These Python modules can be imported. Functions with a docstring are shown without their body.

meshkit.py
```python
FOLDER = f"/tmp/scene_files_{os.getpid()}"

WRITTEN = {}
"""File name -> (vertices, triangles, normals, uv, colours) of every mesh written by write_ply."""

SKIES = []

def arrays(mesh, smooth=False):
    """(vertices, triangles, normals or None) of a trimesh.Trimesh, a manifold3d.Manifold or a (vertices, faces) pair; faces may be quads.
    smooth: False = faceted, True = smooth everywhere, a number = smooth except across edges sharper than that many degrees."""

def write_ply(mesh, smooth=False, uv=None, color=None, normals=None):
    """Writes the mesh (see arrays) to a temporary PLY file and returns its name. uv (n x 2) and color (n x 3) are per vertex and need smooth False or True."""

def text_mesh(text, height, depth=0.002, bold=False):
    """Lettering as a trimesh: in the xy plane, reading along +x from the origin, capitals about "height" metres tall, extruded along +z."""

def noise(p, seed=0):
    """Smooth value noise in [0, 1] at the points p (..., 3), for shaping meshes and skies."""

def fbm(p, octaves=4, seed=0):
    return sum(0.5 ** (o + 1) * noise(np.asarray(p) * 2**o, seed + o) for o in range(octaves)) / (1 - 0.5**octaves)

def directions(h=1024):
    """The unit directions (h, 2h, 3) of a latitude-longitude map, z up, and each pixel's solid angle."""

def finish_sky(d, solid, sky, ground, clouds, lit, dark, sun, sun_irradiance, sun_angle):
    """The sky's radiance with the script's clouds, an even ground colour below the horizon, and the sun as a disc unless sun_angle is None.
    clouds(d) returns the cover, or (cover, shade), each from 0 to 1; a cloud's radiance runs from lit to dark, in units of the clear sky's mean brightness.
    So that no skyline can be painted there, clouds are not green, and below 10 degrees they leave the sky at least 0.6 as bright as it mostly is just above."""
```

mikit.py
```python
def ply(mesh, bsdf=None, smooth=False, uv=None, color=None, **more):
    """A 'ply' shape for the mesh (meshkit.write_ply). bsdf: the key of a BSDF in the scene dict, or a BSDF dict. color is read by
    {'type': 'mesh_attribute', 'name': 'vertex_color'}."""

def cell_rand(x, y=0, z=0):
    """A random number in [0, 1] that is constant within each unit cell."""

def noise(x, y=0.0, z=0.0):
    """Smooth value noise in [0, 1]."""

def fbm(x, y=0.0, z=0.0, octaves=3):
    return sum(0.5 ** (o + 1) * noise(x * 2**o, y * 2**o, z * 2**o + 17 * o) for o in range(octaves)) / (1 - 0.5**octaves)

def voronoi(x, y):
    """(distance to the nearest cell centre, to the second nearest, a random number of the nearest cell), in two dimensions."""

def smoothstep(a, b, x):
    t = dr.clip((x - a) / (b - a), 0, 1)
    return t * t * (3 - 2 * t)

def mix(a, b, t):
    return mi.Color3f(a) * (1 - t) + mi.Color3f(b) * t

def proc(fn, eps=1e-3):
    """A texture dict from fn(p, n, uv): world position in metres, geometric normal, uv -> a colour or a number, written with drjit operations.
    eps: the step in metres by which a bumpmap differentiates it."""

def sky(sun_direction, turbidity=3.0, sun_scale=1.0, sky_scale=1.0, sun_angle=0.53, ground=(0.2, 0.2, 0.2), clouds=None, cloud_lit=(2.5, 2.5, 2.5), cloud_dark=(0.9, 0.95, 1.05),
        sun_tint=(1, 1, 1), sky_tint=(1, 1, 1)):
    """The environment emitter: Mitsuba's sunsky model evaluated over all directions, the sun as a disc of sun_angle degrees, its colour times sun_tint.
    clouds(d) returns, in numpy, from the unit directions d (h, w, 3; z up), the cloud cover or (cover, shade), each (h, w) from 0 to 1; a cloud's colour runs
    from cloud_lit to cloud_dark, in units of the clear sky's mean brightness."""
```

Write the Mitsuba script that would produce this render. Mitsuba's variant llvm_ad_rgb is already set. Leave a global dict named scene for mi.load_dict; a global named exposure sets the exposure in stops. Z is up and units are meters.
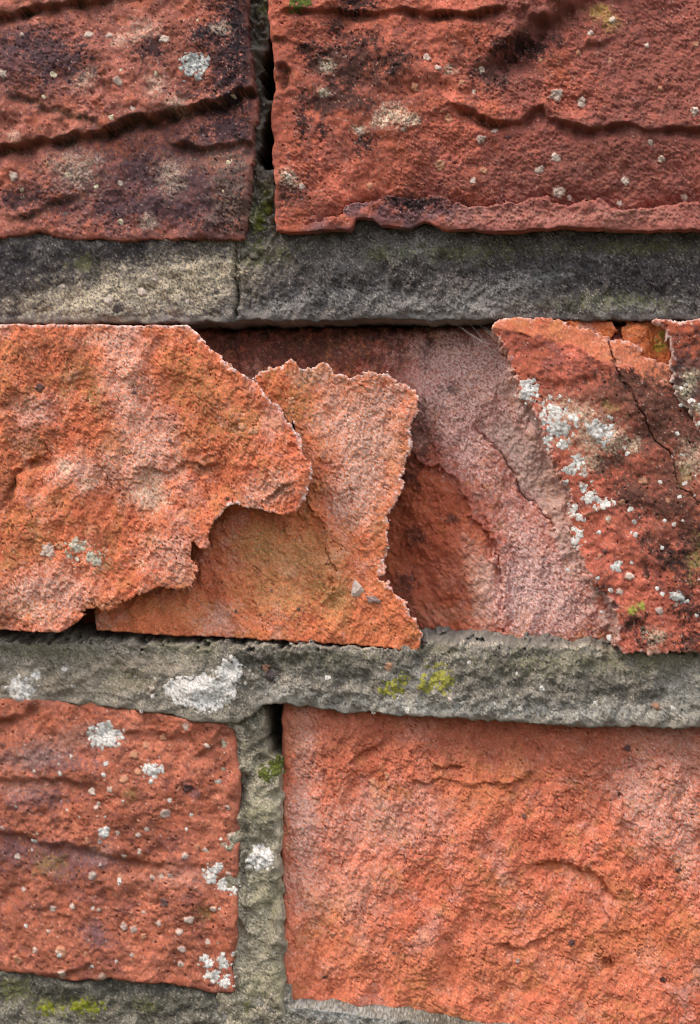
import math
import numpy as np
import shapely
import trimesh
from scipy import ndimage as ndi
from scipy.spatial import cKDTree
import mitsuba as mi
import mikit

T = mi.ScalarTransform4f
scene, labels = {'type': 'scene'}, {}

# ------------------------------------------------------------------ camera, sky, exposure
U = 0.21e-3            # one unit of the wall survey: 0.21 mm
Z0 = 1.20              # height above the ground of the survey's middle
FOCAL = 1900.0
D = FOCAL * U
YAW = math.radians(6.0)
eye = np.array([D * math.sin(YAW), -D * math.cos(YAW), Z0])
look = np.array([0.0, 0.0, Z0])
scene['camera'] = {
    'type': 'thinlens', 'fov': math.degrees(2 * math.atan(350 / FOCAL)), 'fov_axis': 'x',
    'aperture_radius': 0.0042, 'focus_distance': D - 0.002,
    'near_clip': 0.01, 'far_clip': 500.0,
    'to_world': T().look_at(origin=eye.tolist(), target=look.tolist(), up=[0, 0, 1]),
}
scene['sky'] = mikit.sky([-0.60, -0.42, 1.0], turbidity=4, sun_scale=0.16, sky_scale=1.0, sun_angle=16,
                         clouds=lambda d: (np.ones(d.shape[:2]), 1 - np.clip(d[..., 2], 0, 1)),      # overcast: brightest overhead
                         cloud_lit=(2.1, 2.1, 2.1), cloud_dark=(0.75, 0.75, 0.77))
exposure = 3.45

_f = (look - eye) / np.linalg.norm(look - eye)
_r = np.cross(_f, [0, 0, 1]); _r /= np.linalg.norm(_r)
_u = np.cross(_r, _f)


def W(x, y, w=0.0):
    """Survey coordinates (units right, units down) on the wall plane, w units proud of it, of a sighting (x, y)."""
    x, y = np.asarray(x, float), np.asarray(y, float)
    d = _f + ((x - 350) / FOCAL)[..., None] * _r - ((y - 512) / FOCAL)[..., None] * _u
    t = (-w * U - eye[1]) / d[..., 1]
    p = eye + t[..., None] * d
    return np.stack([350 + p[..., 0] / U, 512 - (p[..., 2] - Z0) / U], -1)


def P(pts, w=0.0):
    a = np.asarray(pts, float)
    return W(a[:, 0], a[:, 1], w)


# ------------------------------------------------------------------ materials
def matte(rough=0.9, spec=0.25):
    return {'type': 'principled', 'base_color': {'type': 'mesh_attribute', 'name': 'vertex_color'}, 'roughness': rough, 'specular': spec}


scene['brick_surface'] = matte(0.85, 0.12)
scene['mortar_surface'] = matte(0.9, 0.12)
scene['lichen_surface'] = {'type': 'twosided', 'bsdf': matte(0.95, 0.1)}


def ground_colour(p, n, uv):
    a = mikit.fbm(p.x * 3, p.y * 3, 0, 4)
    b = mikit.noise(p.x * 60, p.y * 60)
    return mikit.mix((0.065, 0.05, 0.036), (0.04, 0.055, 0.022), mikit.smoothstep(0.4, 0.62, a)) * (0.7 + 0.6 * b)


scene['ground_surface'] = {'type': 'diffuse', 'reflectance': mikit.proc(ground_colour)}


# ------------------------------------------------------------------ rasters of relief and colour
def sstep(a, b, x):
    t = np.clip((x - a) / (b - a), 0, 1)
    return t * t * (3 - 2 * t)


class Region:
    def __init__(self, u0, v0, u1, v1, res=1.0):
        self.u0, self.v0, self.res = u0, v0, res
        self.u = np.arange(u0, u1 + res / 2, res)
        self.v = np.arange(v0, v1 + res / 2, res)
        self.shape = (len(self.v), len(self.u))
        self.UU, self.VV = np.meshgrid(self.u, self.v)
        self.cache = {}

    def noise(self, beta, seed, lmin=0.0, lmax=1e9, stretch=(1, 1)):
        """Fractal noise (spectrum 1/f^beta) of unit deviation, wavelengths between lmin and lmax units."""
        h, w = self.shape
        h2, w2 = h + 64, w + 64
        g = np.random.default_rng(seed).standard_normal((h2, w2))
        fy = np.fft.fftfreq(h2, self.res)[:, None] * stretch[1]
        fx = np.fft.rfftfreq(w2, self.res)[None] * stretch[0]
        f = np.sqrt(fx * fx + fy * fy)
        f[0, 0] = 1
        k = f ** (-beta / 2)
        k[0, 0] = 0
        k *= np.exp(-((f * lmin) ** 2)) * (1 - np.exp(-((f * lmax) ** 4)))
        n = np.fft.irfft2(np.fft.rfft2(g) * k, s=(h2, w2))[:h, :w]
        return (n - n.mean()) / (n.std() + 1e-12)

    def at(self, arr, u, v):
        return ndi.map_coordinates(arr, [(np.asarray(v) - self.v0) / self.res, (np.asarray(u) - self.u0) / self.res], order=1, mode='nearest')

    def polygon(self, pts, reach=40.0):
        """Signed distance to the outline, positive inside."""
        poly = shapely.Polygon(pts)
        ring = shapely.segmentize(poly.exterior, 0.7)
        xy = np.array(ring.coords)
        q = np.stack([self.UU, self.VV], -1).reshape(-1, 2)
        d, i = cKDTree(xy).query(q, distance_upper_bound=reach)
        close = d < 6
        e = xy[np.minimum(i[close], len(xy) - 1)]
        t = np.roll(xy[:-1], -1, axis=0) - np.roll(xy[:-1], 1, axis=0)
        t = np.vstack([t, t[:1]])[np.minimum(i[close], len(xy) - 1)]
        t /= np.linalg.norm(t, axis=1, keepdims=True) + 1e-9
        r = q[close] - e
        across = np.abs(r[:, 0] * t[:, 1] - r[:, 1] * t[:, 0])
        d[close] = np.where(np.abs((r * t).sum(1)) < 0.6, across, d[close])
        d = np.minimum(d, reach).reshape(self.shape)
        inside = shapely.contains_xy(poly, self.UU, self.VV)
        return np.where(inside, d, -d)

    def line(self, pts, reach=80.0, wobble=0.0, seed=0, crisp=0.35):
        """(signed distance, positive on the left-to-right line's upper side; position along it 0..1) of a polyline."""
        xy = np.array(shapely.segmentize(shapely.LineString(pts), 1.0).coords)
        uu, vv = self.UU, self.VV
        if wobble:
            uu = uu + wobble * (self.noise(3.0, seed + 11, 14, 100) + crisp * self.noise(2.4, seed + 13, 3, 20))
            vv = vv + wobble * (self.noise(3.0, seed + 12, 14, 100) + crisp * self.noise(2.4, seed + 14, 3, 20))
        q = np.stack([uu, vv], -1).reshape(-1, 2)
        d, i = cKDTree(xy).query(q, distance_upper_bound=reach)
        ok = i < len(xy)
        i = np.where(ok, i, 0)
        tan = np.gradient(xy, axis=0)
        tan = ndi.gaussian_filter1d(tan, 3, axis=0, mode='nearest')
        rel = q - xy[i]
        tan /= np.linalg.norm(tan, axis=1, keepdims=True) + 1e-9
        s = tan[i, 0] * rel[:, 1] - tan[i, 1] * rel[:, 0]
        d = np.where(ok & (np.abs((tan[i] * rel).sum(1)) < 0.8), np.abs(s), d)
        d = np.where(ok, d, reach)
        return (np.where(s < 0, d, -d)).reshape(self.shape), (i / len(xy)).reshape(self.shape)

    def blob(self, x, y, rx, ry=None, seed=0, rough=0.5, soft=0.35, rot=0.0, fine=2.0):
        """A stain with an uneven edge about the sighting (x, y): 0..1."""
        ry = ry or rx
        c = W(x, y)
        key = ('blob', seed % 5, fine)
        if key not in self.cache:
            self.cache[key] = 0.6 * self.noise(2.0, 900 + seed % 5, fine, 40) + 0.5 * self.noise(1.0, 950 + seed % 5, fine * 0.6, 12)
        n = self.cache[key]
        ca, sa = math.cos(math.radians(rot)), math.sin(math.radians(rot))
        du, dv = self.UU - c[0], self.VV - c[1]
        a, b = (du * ca + dv * sa) / rx, (-du * sa + dv * ca) / ry
        r = np.sqrt(a * a + b * b)
        return sstep(-soft, soft, 1 - r + rough * n * (r < 2.5))


def mixc(c, col, m):
    return c + (np.asarray(col, float) - c) * np.asarray(m)[..., None]


def crease(R, pts, lip, groove, up=22.0, down=16.0, edge=1.6, wobble=2.0, seed=0, ends=(0.06, 0.06), crisp=None):
    """A fold of the clay: a lip above the line that rolls over a groove below it. Returns (relief, closeness to the line)."""
    d, t = R.line(P(pts), 90, wobble, seed, crisp if crisp is not None else 0.03 if groove > 8 else 0.4)
    fade = sstep(0, max(ends[0], 1e-6), t) * sstep(0, max(ends[1], 1e-6), 1 - t) if max(ends) > 0 else 1.0
    fade = fade * (0.75 + 0.25 * np.clip(R.noise(2, seed + 5, 10, 120), -1.5, 1.5))
    top = lip * np.exp(-np.maximum(d, 0) / up)
    bottom = -groove * np.exp(-(np.maximum(-d, 0) / down) ** 1.7)
    k = sstep(-edge, edge, d)
    return (bottom * (1 - k) + top * k) * fade, np.exp(-((d + 2.0) / (4.0 + 0.12 * abs(groove))) ** 2) * fade


def settle(H, C, near):
    """Where the clay folds over, its grain is drawn out smooth and its colour is evened out."""
    k = np.clip(1.7 * near, 0, 1)
    return H + (ndi.gaussian_filter(H, 1.3) - H) * k, C + (ndi.gaussian_filter(C, (3, 3, 0)) - C) * k[..., None]


def worn_edge(H, C, sdf, wide=8.0):
    """Weathered arrises are smoother than the face."""
    k = sstep(wide, 1.0, sdf) * (sdf > -3)
    return H + (ndi.gaussian_filter(H, 1.2) - H) * k, C + (ndi.gaussian_filter(C, (2.5, 2.5, 0)) - C) * k[..., None]


def terrace(n, k, sharp=0.25):
    x = n * k
    f = np.floor(x)
    return (f + sstep(1 - sharp, 1, x - f)) / k


def edge_round(sdf, r, res=1.0):
    d = ndi.gaussian_filter(ndi.distance_transform_edt(sdf > 0) * res, 1.3) + 0.4
    t = 1 - np.clip(d / r, 0, 1)
    return -r * (1 - np.sqrt(np.maximum(1 - t * t, 0)))


def lines(n, lo, hi, fine=1, coarse=8):
    """Indices 0..n-1: every one between lo and hi, every coarse-th outside."""
    lo, hi = int(np.clip(lo, 0, n - 1)), int(np.clip(hi, 0, n - 1))
    return np.unique(np.concatenate([np.arange(0, lo, coarse), np.arange(lo, hi + 1, fine), np.arange(hi, n, coarse), [n - 1]]))


VIEW = (-40, -40, 740, 1064)


def slab(R, sdf, H, C, depth, rings=4, rim_rough=0.2, rim_tint=None, rim_mix=0.0, seed=0, fine=1, coarse=8, window=VIEW, undercut=0.0, speckle=0.15):
    """A mesh of the relief H (units proud of the wall plane) inside sdf > 0, with a rim that runs back by depth."""
    ci = lines(R.shape[1], (window[0] - R.u0) / R.res, (window[2] - R.u0) / R.res, fine, coarse)
    ri = lines(R.shape[0], (window[1] - R.v0) / R.res, (window[3] - R.v0) / R.res, fine, coarse)
    g = np.ix_(ri, ci)
    S, h, c = sdf[g], H[g], C[g]
    uu, vv = R.UU[g].copy(), R.VV[g].copy()
    inside = S > 0
    q = inside[:-1, :-1] & inside[1:, :-1] & inside[:-1, 1:] & inside[1:, 1:]
    nv, nu = S.shape
    idx = np.arange(nv * nu).reshape(nv, nu)
    a, b, cc, d = idx[:-1, :-1][q], idx[1:, :-1][q], idx[1:, 1:][q], idx[:-1, 1:][q]
    faces = np.concatenate([np.stack([a, b, cc], 1), np.stack([a, cc, d], 1)])
    qp = np.pad(q, 1)
    core = qp[1:-1, 1:-1]
    E = []
    for need, (x, y) in (((~qp[1:-1, :-2]), (idx[:-1, :-1], idx[1:, :-1])), ((~qp[2:, 1:-1]), (idx[1:, :-1], idx[1:, 1:])),
                         ((~qp[1:-1, 2:]), (idx[1:, 1:], idx[:-1, 1:])), ((~qp[:-2, 1:-1]), (idx[:-1, 1:], idx[:-1, :-1]))):
        m = core & need
        E.append(np.stack([x[m], y[m]], 1))
    E = np.concatenate(E)
    bv = np.unique(E)
    sm = ndi.gaussian_filter(sdf, 1.2)
    gy, gx = np.gradient(sm, R.res)
    gx, gy = gx[g].ravel()[bv], gy[g].ravel()[bv]
    gl = np.sqrt(gx * gx + gy * gy) + 1e-6
    ox, oy = -gx / gl, -gy / gl                                   # outwards
    move = np.clip(S.ravel()[bv] / np.maximum(gl, 0.3), 0, 1.3 * R.res)
    uf, vf, hf, cf = uu.ravel(), vv.ravel(), h.ravel(), c.reshape(-1, 3)
    uf[bv] += ox * move
    vf[bv] += oy * move
    rng = np.random.default_rng(seed + 77)
    gv, gu = np.gradient(H, R.res)
    steep = np.exp(-0.5 * np.hypot(gu, gv)[g].ravel())
    w = rng.standard_normal(len(cf)) * steep                       # the grain of the material
    cf = cf * np.exp(speckle * w)[:, None]
    cf = mixc(cf, (0.60, 0.50, 0.44), 0.55 * (speckle > 0.05) * (rng.random(len(cf)) < 0.010 * steep))
    V = [np.stack([uf, vf, hf], 1)]
    K = [cf]
    F = [faces]
    prev = np.full(nv * nu, -1)
    prev[bv] = bv
    le = np.searchsorted(bv, E)
    deg = 1.0 + np.bincount(le.ravel(), minlength=len(bv))
    base = nv * nu
    walk = np.zeros(len(bv))
    for k in range(1, rings + 1):
        t = (k / rings) ** 1.6
        step = rim_rough * 2.6 * rng.standard_normal(len(bv))
        for _ in range(14):                                       # neighbours along the edge share most of the roughness
            acc = step.copy()
            np.add.at(acc, le[:, 0], step[le[:, 1]])
            np.add.at(acc, le[:, 1], step[le[:, 0]])
            step = acc / deg
        walk = 0.6 * walk + step
        off = walk - undercut * t
        ring = np.stack([uf[bv] + ox * off, vf[bv] + oy * off, hf[bv] - depth * t], 1)
        cur = np.full(nv * nu, -1)
        cur[bv] = base + np.arange(len(bv))
        V.append(ring)
        if k == 1:
            kc = cf[bv].copy()
            for _ in range(14):
                acc = kc.copy()
                np.add.at(acc, le[:, 0], kc[le[:, 1]])
                np.add.at(acc, le[:, 1], kc[le[:, 0]])
                kc = acc / deg[:, None]
            soft = kc
        kc = soft * np.exp(0.12 * step / max(rim_rough, 0.05))[:, None]
        if rim_tint is not None:
            kc = kc + (np.asarray(rim_tint) - kc) * rim_mix
        K.append(kc)
        F.append(np.concatenate([
            np.stack([prev[E[:, 1]], prev[E[:, 0]], cur[E[:, 0]]], 1), np.stack([prev[E[:, 1]], cur[E[:, 0]], cur[E[:, 1]]], 1)]))
        prev, base = cur, base + len(bv)
    V, K, F = np.concatenate(V), np.concatenate(K), np.concatenate(F)
    used = np.unique(F)
    new = np.full(len(V), -1)
    new[used] = np.arange(len(used))
    return V[used], new[F], np.clip(K[used], 0.004, 0.92)


def to_world(V):
    return np.stack([(V[:, 0] - 350) * U, -V[:, 2] * U, Z0 - (V[:, 1] - 512) * U], 1)


def put(key, piece, bsdf, **label):
    if isinstance(piece, list):
        at = np.cumsum([0] + [len(p[0]) for p in piece])
        piece = (np.concatenate([p[0] for p in piece]), np.concatenate([p[1] + a for p, a in zip(piece, at)]), np.concatenate([p[2] for p in piece]))
    V, F, K = piece
    scene[key] = mikit.ply(trimesh.Trimesh(to_world(V), F, process=False), bsdf, smooth=True, color=K)
    if label:
        labels[key] = label


# ------------------------------------------------------------------ kinds of surface
RED, ORANGE, PALE = (0.31, 0.098, 0.066), (0.46, 0.145, 0.068), (0.68, 0.45, 0.42)
DARK = (0.020, 0.016, 0.019)


def old_face(R, seed, red=RED, sandy=1.0, pits=1.0):
    """The fired skin of a brick: (relief, colour). Gentle undulation, sand, pits and small nodules."""
    n1, n2, n3 = R.noise(3.0, seed, 20, 400), R.noise(2.6, seed + 1, 5, 70), R.noise(1.0, seed + 2, 1.2, 9)
    g, g2 = R.noise(0.7, seed + 3, 2.2, 11), R.noise(0.9, seed + 16, 3.2, 18)
    where = sstep(-0.5, 1.0, R.noise(2.6, seed + 4, 20, 240)) * sandy          # sandy patches and smooth patches
    H = 2.8 * n1 + 1.2 * n2 + (0.04 + 0.10 * where) * n3
    H = H + 0.55 * where * (1.0 * np.maximum(g - 0.4, 0) - 1.3 * np.maximum(-g - 0.9, 0) + 0.9 * np.maximum(g2 - 0.5, 0) - 1.1 * np.maximum(-g2 - 0.8, 0))
    p = R.noise(0.6, seed + 5, 2.2, 14)
    pit = sstep(2.1, 2.8, p) * pits
    H = H - 3.0 * pit
    p2 = R.noise(0.6, seed + 6, 3.6, 20)
    nod = sstep(2.5, 3.0, p2)
    H = H + 1.6 * nod
    C = np.ones(R.shape + (3,)) * np.asarray(red)
    C = C * np.exp(0.17 * R.noise(2.2, seed + 7, 6, 200) + 0.16 * R.noise(0.6, seed + 8, 1.0, 8))[..., None]
    C = mixc(C, (0.36, 0.10, 0.055), 0.5 * sstep(0.3, 1.6, R.noise(2.4, seed + 9, 6, 90)))
    C = mixc(C, (0.17, 0.065, 0.06), 0.55 * sstep(0.4, 1.8, R.noise(2.0, seed + 10, 4, 120)))
    C = mixc(C, (0.55, 0.34, 0.27), 0.8 * nod)
    C = mixc(C, (0.62, 0.47, 0.40), 0.75 * sstep(2.3, 3.0, R.noise(0.2, seed + 12, 1.2, 5)))
    return H, C


def spall(R, seed, col=ORANGE, step=1.0, grain=1.0):
    """A fresh break through the clay: ledges, chips and a crumbly grain."""
    warp = R.noise(2.4, seed, 6, 90)
    fine = R.noise(1.5, seed + 3, 1.0, 12)
    big = R.noise(3.2, seed + 1, 8, 240, (1, 1.5))
    t = terrace(big + 0.10 * warp, 1.6, 0.08)
    t2 = terrace(R.noise(3.0, seed + 2, 2, 100, (0.8, 1.3)) + 0.12 * warp + 0.05 * fine, 1.0, 0.12)
    t3 = 1.5 * np.abs(R.noise(2.5, seed + 13, 1.6, 40, (0.9, 1.25))) - 0.9 * np.abs(R.noise(2.3, seed + 17, 1.4, 24))
    rough = sstep(-0.2, 1.4, R.noise(2.6, seed + 14, 8, 130))
    H = step * (1.8 * big + 2.8 * t + 1.6 * t2 + (0.06 + 0.50 * rough) * t3) + grain * (0.04 + 0.12 * rough) * fine
    cn = R.noise(3.0, seed + 15, 3, 90, (0.8, 1.3))
    H = H - 2.4 * np.exp(-(cn / 0.04) ** 2) * sstep(0.4, 1.2, R.noise(2.4, seed + 16, 8, 90))
    chip = sstep(1.9, 2.3, R.noise(1.7, seed + 4, 2.0, 26) + 0.5 * rough - 0.4)
    H = H - 1.7 * chip
    C = np.ones(R.shape + (3,)) * np.asarray(col)
    C = C * np.exp(0.09 * R.noise(2.0, seed + 5, 5, 160) + 0.13 * R.noise(0.5, seed + 6, 0.8, 6))[..., None]
    C = mixc(C, (0.44, 0.105, 0.06), 0.5 * sstep(0.2, 1.5, R.noise(2.4, seed + 7, 10, 160)))
    C = mixc(C, (0.50, 0.20, 0.085), 0.5 * sstep(0.4, 1.6, R.noise(2.2, seed + 8, 5, 120)))
    bloom = sstep(0.7, 2.2, R.noise(2.4, seed + 9, 6, 150) + 0.7 * R.noise(0.6, seed + 10, 1.0, 9))
    C = mixc(C, PALE, 0.28 * bloom)
    C = mixc(C, (0.12, 0.05, 0.035), 0.6 * sstep(2.6, 3.1, R.noise(0.9, seed + 11, 1.6, 14)))
    C = mixc(C, (0.72, 0.58, 0.50), 0.7 * sstep(2.4, 3.0, R.noise(0.2, seed + 12, 1.0, 4)))
    return H, C


def bloom_at(R, C, spots, seed, col=PALE, amount=0.7, speckle=0.9):
    """Lime bloom: speckled whitish film over given areas."""
    s = R.noise(0.6, seed, 1.0, 8)
    for i, (x, y, rx, ry, rot) in enumerate(spots):
        m = R.blob(x, y, rx, ry, seed + i, 0.35, 0.8, rot, 3.0)
        C = mixc(C, col, amount * m * sstep(-1.0, 1.4, speckle * s + 0.4 * m))
    return C


def mortar(R, seed, base=(0.19, 0.172, 0.15), rough=1.0, light=1.0):
    n1 = R.noise(2.6, seed, 15, 300)
    g1, g2, g3 = R.noise(0.3, seed + 2, 1.3, 6), R.noise(0.5, seed + 3, 2.2, 12), R.noise(0.6, seed + 8, 1.6, 9)
    H = rough * (2.0 * n1 + 1.6 * R.noise(2.8, seed + 1, 6, 60) + 0.05 * g1 + 0.65 * np.maximum(g2 - 0.7, 0) - 0.9 * np.maximum(g3 - 1.0, 0))
    C = np.ones(R.shape + (3,)) * np.asarray(base)
    C = C * np.exp(0.18 * R.noise(2.2, seed + 4, 5, 150) + 0.28 * R.noise(0.2, seed + 5, 0.9, 5))[..., None]
    C = mixc(C, (0.46, 0.42, 0.37), light * 0.7 * sstep(0.9, 1.7, 0.6 * g2 + 0.8 * R.noise(0.2, seed + 6, 1.0, 6)))
    C = mixc(C, (0.035, 0.032, 0.032), 0.7 * sstep(0.9, 1.9, R.noise(0.7, seed + 7, 1.6, 10)))
    return H, C


def green_at(R, C, spots, seed, col=(0.13, 0.16, 0.035), amount=0.6):
    s = R.noise(0.9, seed, 1.6, 12)
    for i, (x, y, rx, ry) in enumerate(spots):
        m = R.blob(x, y, rx, ry, seed + i, 0.5, 0.6)
        C = mixc(C, col, amount * m * sstep(-0.6, 1.2, s + m))
    return C


def dark_at(R, C, spots, seed, col=DARK, amount=0.8):
    s = R.noise(1.2, seed, 1.6, 18)
    for i, (x, y, rx, ry) in enumerate(spots):
        m = R.blob(x, y, rx * 1.15, ry * 1.15, seed + i, 0.55, 0.45, 0, 2.0)
        C = mixc(C, col, amount * m * sstep(-1.9, 0.2, s + 0.8 * m))
    return C


def nodules(R, H, C, spots, seed):
    """Grit set in the face: (x, y, radius, kind). Kind 0 pale stone, 1 clay lump, 2 dark grain."""
    rng = np.random.default_rng(seed)
    cols = ((0.56, 0.47, 0.42), (0.48, 0.25, 0.16), (0.06, 0.045, 0.05))
    spots = [(x, y, r * 0.88, k) for x, y, r, k in spots]
    wob = R.noise(1.6, seed, 2.5, 14)
    for x, y, r, kind in spots:
        c = W(x, y)
        du, dv = R.UU - c[0], R.VV - c[1]
        q = 0
        for t in np.arange(6) * 1.047 + rng.uniform(-0.35, 0.35, 6):
            q = np.maximum(q, (du * math.cos(t) + dv * math.sin(t)) / (r * rng.uniform(0.62, 1.05)))
        q = q + 0.10 * wob * (np.abs(du) < 3 * r)
        H = H + rng.uniform(0.12, 0.42) * r * np.minimum(np.sqrt(np.maximum(1 - q * q, 0)), 0.75) - rng.uniform(0.1, 0.35) * r * np.exp(-((q - 1.25) / 0.25) ** 2)
        C = mixc(C, np.asarray(cols[kind]) * rng.uniform(0.75, 1.15), sstep(1.05, 0.85, q) * 0.85)
    return H, C


SURF = {}     # relief of what lies under a sighting, for things that grow on it


# ------------------------------------------------------------------ upper left brick
R = Region(-770, -90, 270, 260)
H, C = old_face(R, 100, (0.29, 0.105, 0.080), 1.0)
dirt_shade = 0
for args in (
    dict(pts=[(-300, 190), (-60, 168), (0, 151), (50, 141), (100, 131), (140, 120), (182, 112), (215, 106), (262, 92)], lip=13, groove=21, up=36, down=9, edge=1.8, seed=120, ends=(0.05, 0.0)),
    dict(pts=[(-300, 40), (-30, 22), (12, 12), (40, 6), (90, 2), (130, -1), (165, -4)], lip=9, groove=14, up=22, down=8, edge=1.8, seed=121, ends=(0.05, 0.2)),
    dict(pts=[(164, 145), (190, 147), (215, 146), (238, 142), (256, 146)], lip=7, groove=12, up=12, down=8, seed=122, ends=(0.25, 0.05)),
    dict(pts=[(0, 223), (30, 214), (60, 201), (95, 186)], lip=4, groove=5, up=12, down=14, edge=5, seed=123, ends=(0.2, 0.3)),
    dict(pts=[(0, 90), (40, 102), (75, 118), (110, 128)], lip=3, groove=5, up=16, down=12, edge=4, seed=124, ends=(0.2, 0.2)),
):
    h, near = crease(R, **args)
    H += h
    dirt_shade = np.maximum(dirt_shade, near if not np.isscalar(dirt_shade) else near)
sdf = R.polygon(P([(-780, -70), (0, -74), (250, -72), (247, 10), (252, 60), (256, 100), (254, 150), (249, 190), (247, 226), (244, 238), (200, 239), (120, 240), (60, 238), (35, 232), (18, 236), (0, 238), (-780, 240)]))
sdf += 0.55 * R.noise(1.8, 130, 2, 50) + 0.7 * R.noise(2.5, 131, 10, 90)
H += edge_round(sdf, 6) + 1.0
H -= 4 * R.blob(240, 235, 20, 26, 3, 0.4, 0.8)                       # worn lower right corner
H, C = settle(H, C, dirt_shade)
C = mixc(C, (0.030, 0.026, 0.014), 0.92 * dirt_shade * sstep(-2.2, 0.4, R.noise(1, 135, 1.5, 12)))  # algae dirt along the folds, darkened further to paint in underside shade
C = dark_at(R, C, [(228, 60, 22, 55), (240, 40, 12, 50), (205, 35, 12, 10), (150, 50, 14, 12), (230, 130, 24, 12), (140, 172, 16, 12), (180, 210, 14, 9), (220, 215, 24, 20), (150, 205, 20, 10), (196, 185, 12, 14),
                   (236, 185, 14, 24), (115, 208, 16, 8), (60, 60, 26, 14), (25, 45, 24, 12), (20, 200, 20, 10)], 140, (0.022, 0.017, 0.023), 0.88)
C = dark_at(R, C, [(200, 180, 60, 50), (110, 190, 60, 36), (30, 60, 50, 30)], 145, (0.085, 0.05, 0.06), 0.7)
C = bloom_at(R, C, [(75, 168, 22, 18, 20), (85, 82, 12, 8, -40), (170, 175, 13, 16, 0), (158, 88, 8, 12, 0), (142, 30, 14, 9, 0), (120, 40, 8, 8, 0), (148, 222, 8, 8, 0), (15, 137, 6, 5, 0), (222, 30, 9, 6, 0), (178, 106, 9, 7, 0)], 150, (0.55, 0.46, 0.38), 0.62, 1.1)
C = bloom_at(R, C, [(232, 200, 20, 30, 0), (225, 160, 26, 10, 0)], 155, (0.36, 0.28, 0.2), 0.3)
H, C = nodules(R, H, C, [(89, 35, 6, 0), (109, 35, 4, 0), (119, 83, 5.5, 0), (165, 39, 5, 0), (46, 163, 4, 1), (14, 176, 6, 0), (120, 183, 4, 0), (4, 76, 5, 0), (134, 110, 3, 0), (22, 35, 3, 0)], 160)
H, C = worn_edge(H, C, sdf)
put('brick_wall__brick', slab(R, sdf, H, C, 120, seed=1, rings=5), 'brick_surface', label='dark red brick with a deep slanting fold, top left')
SURF['top_left'] = (R, H)

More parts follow.
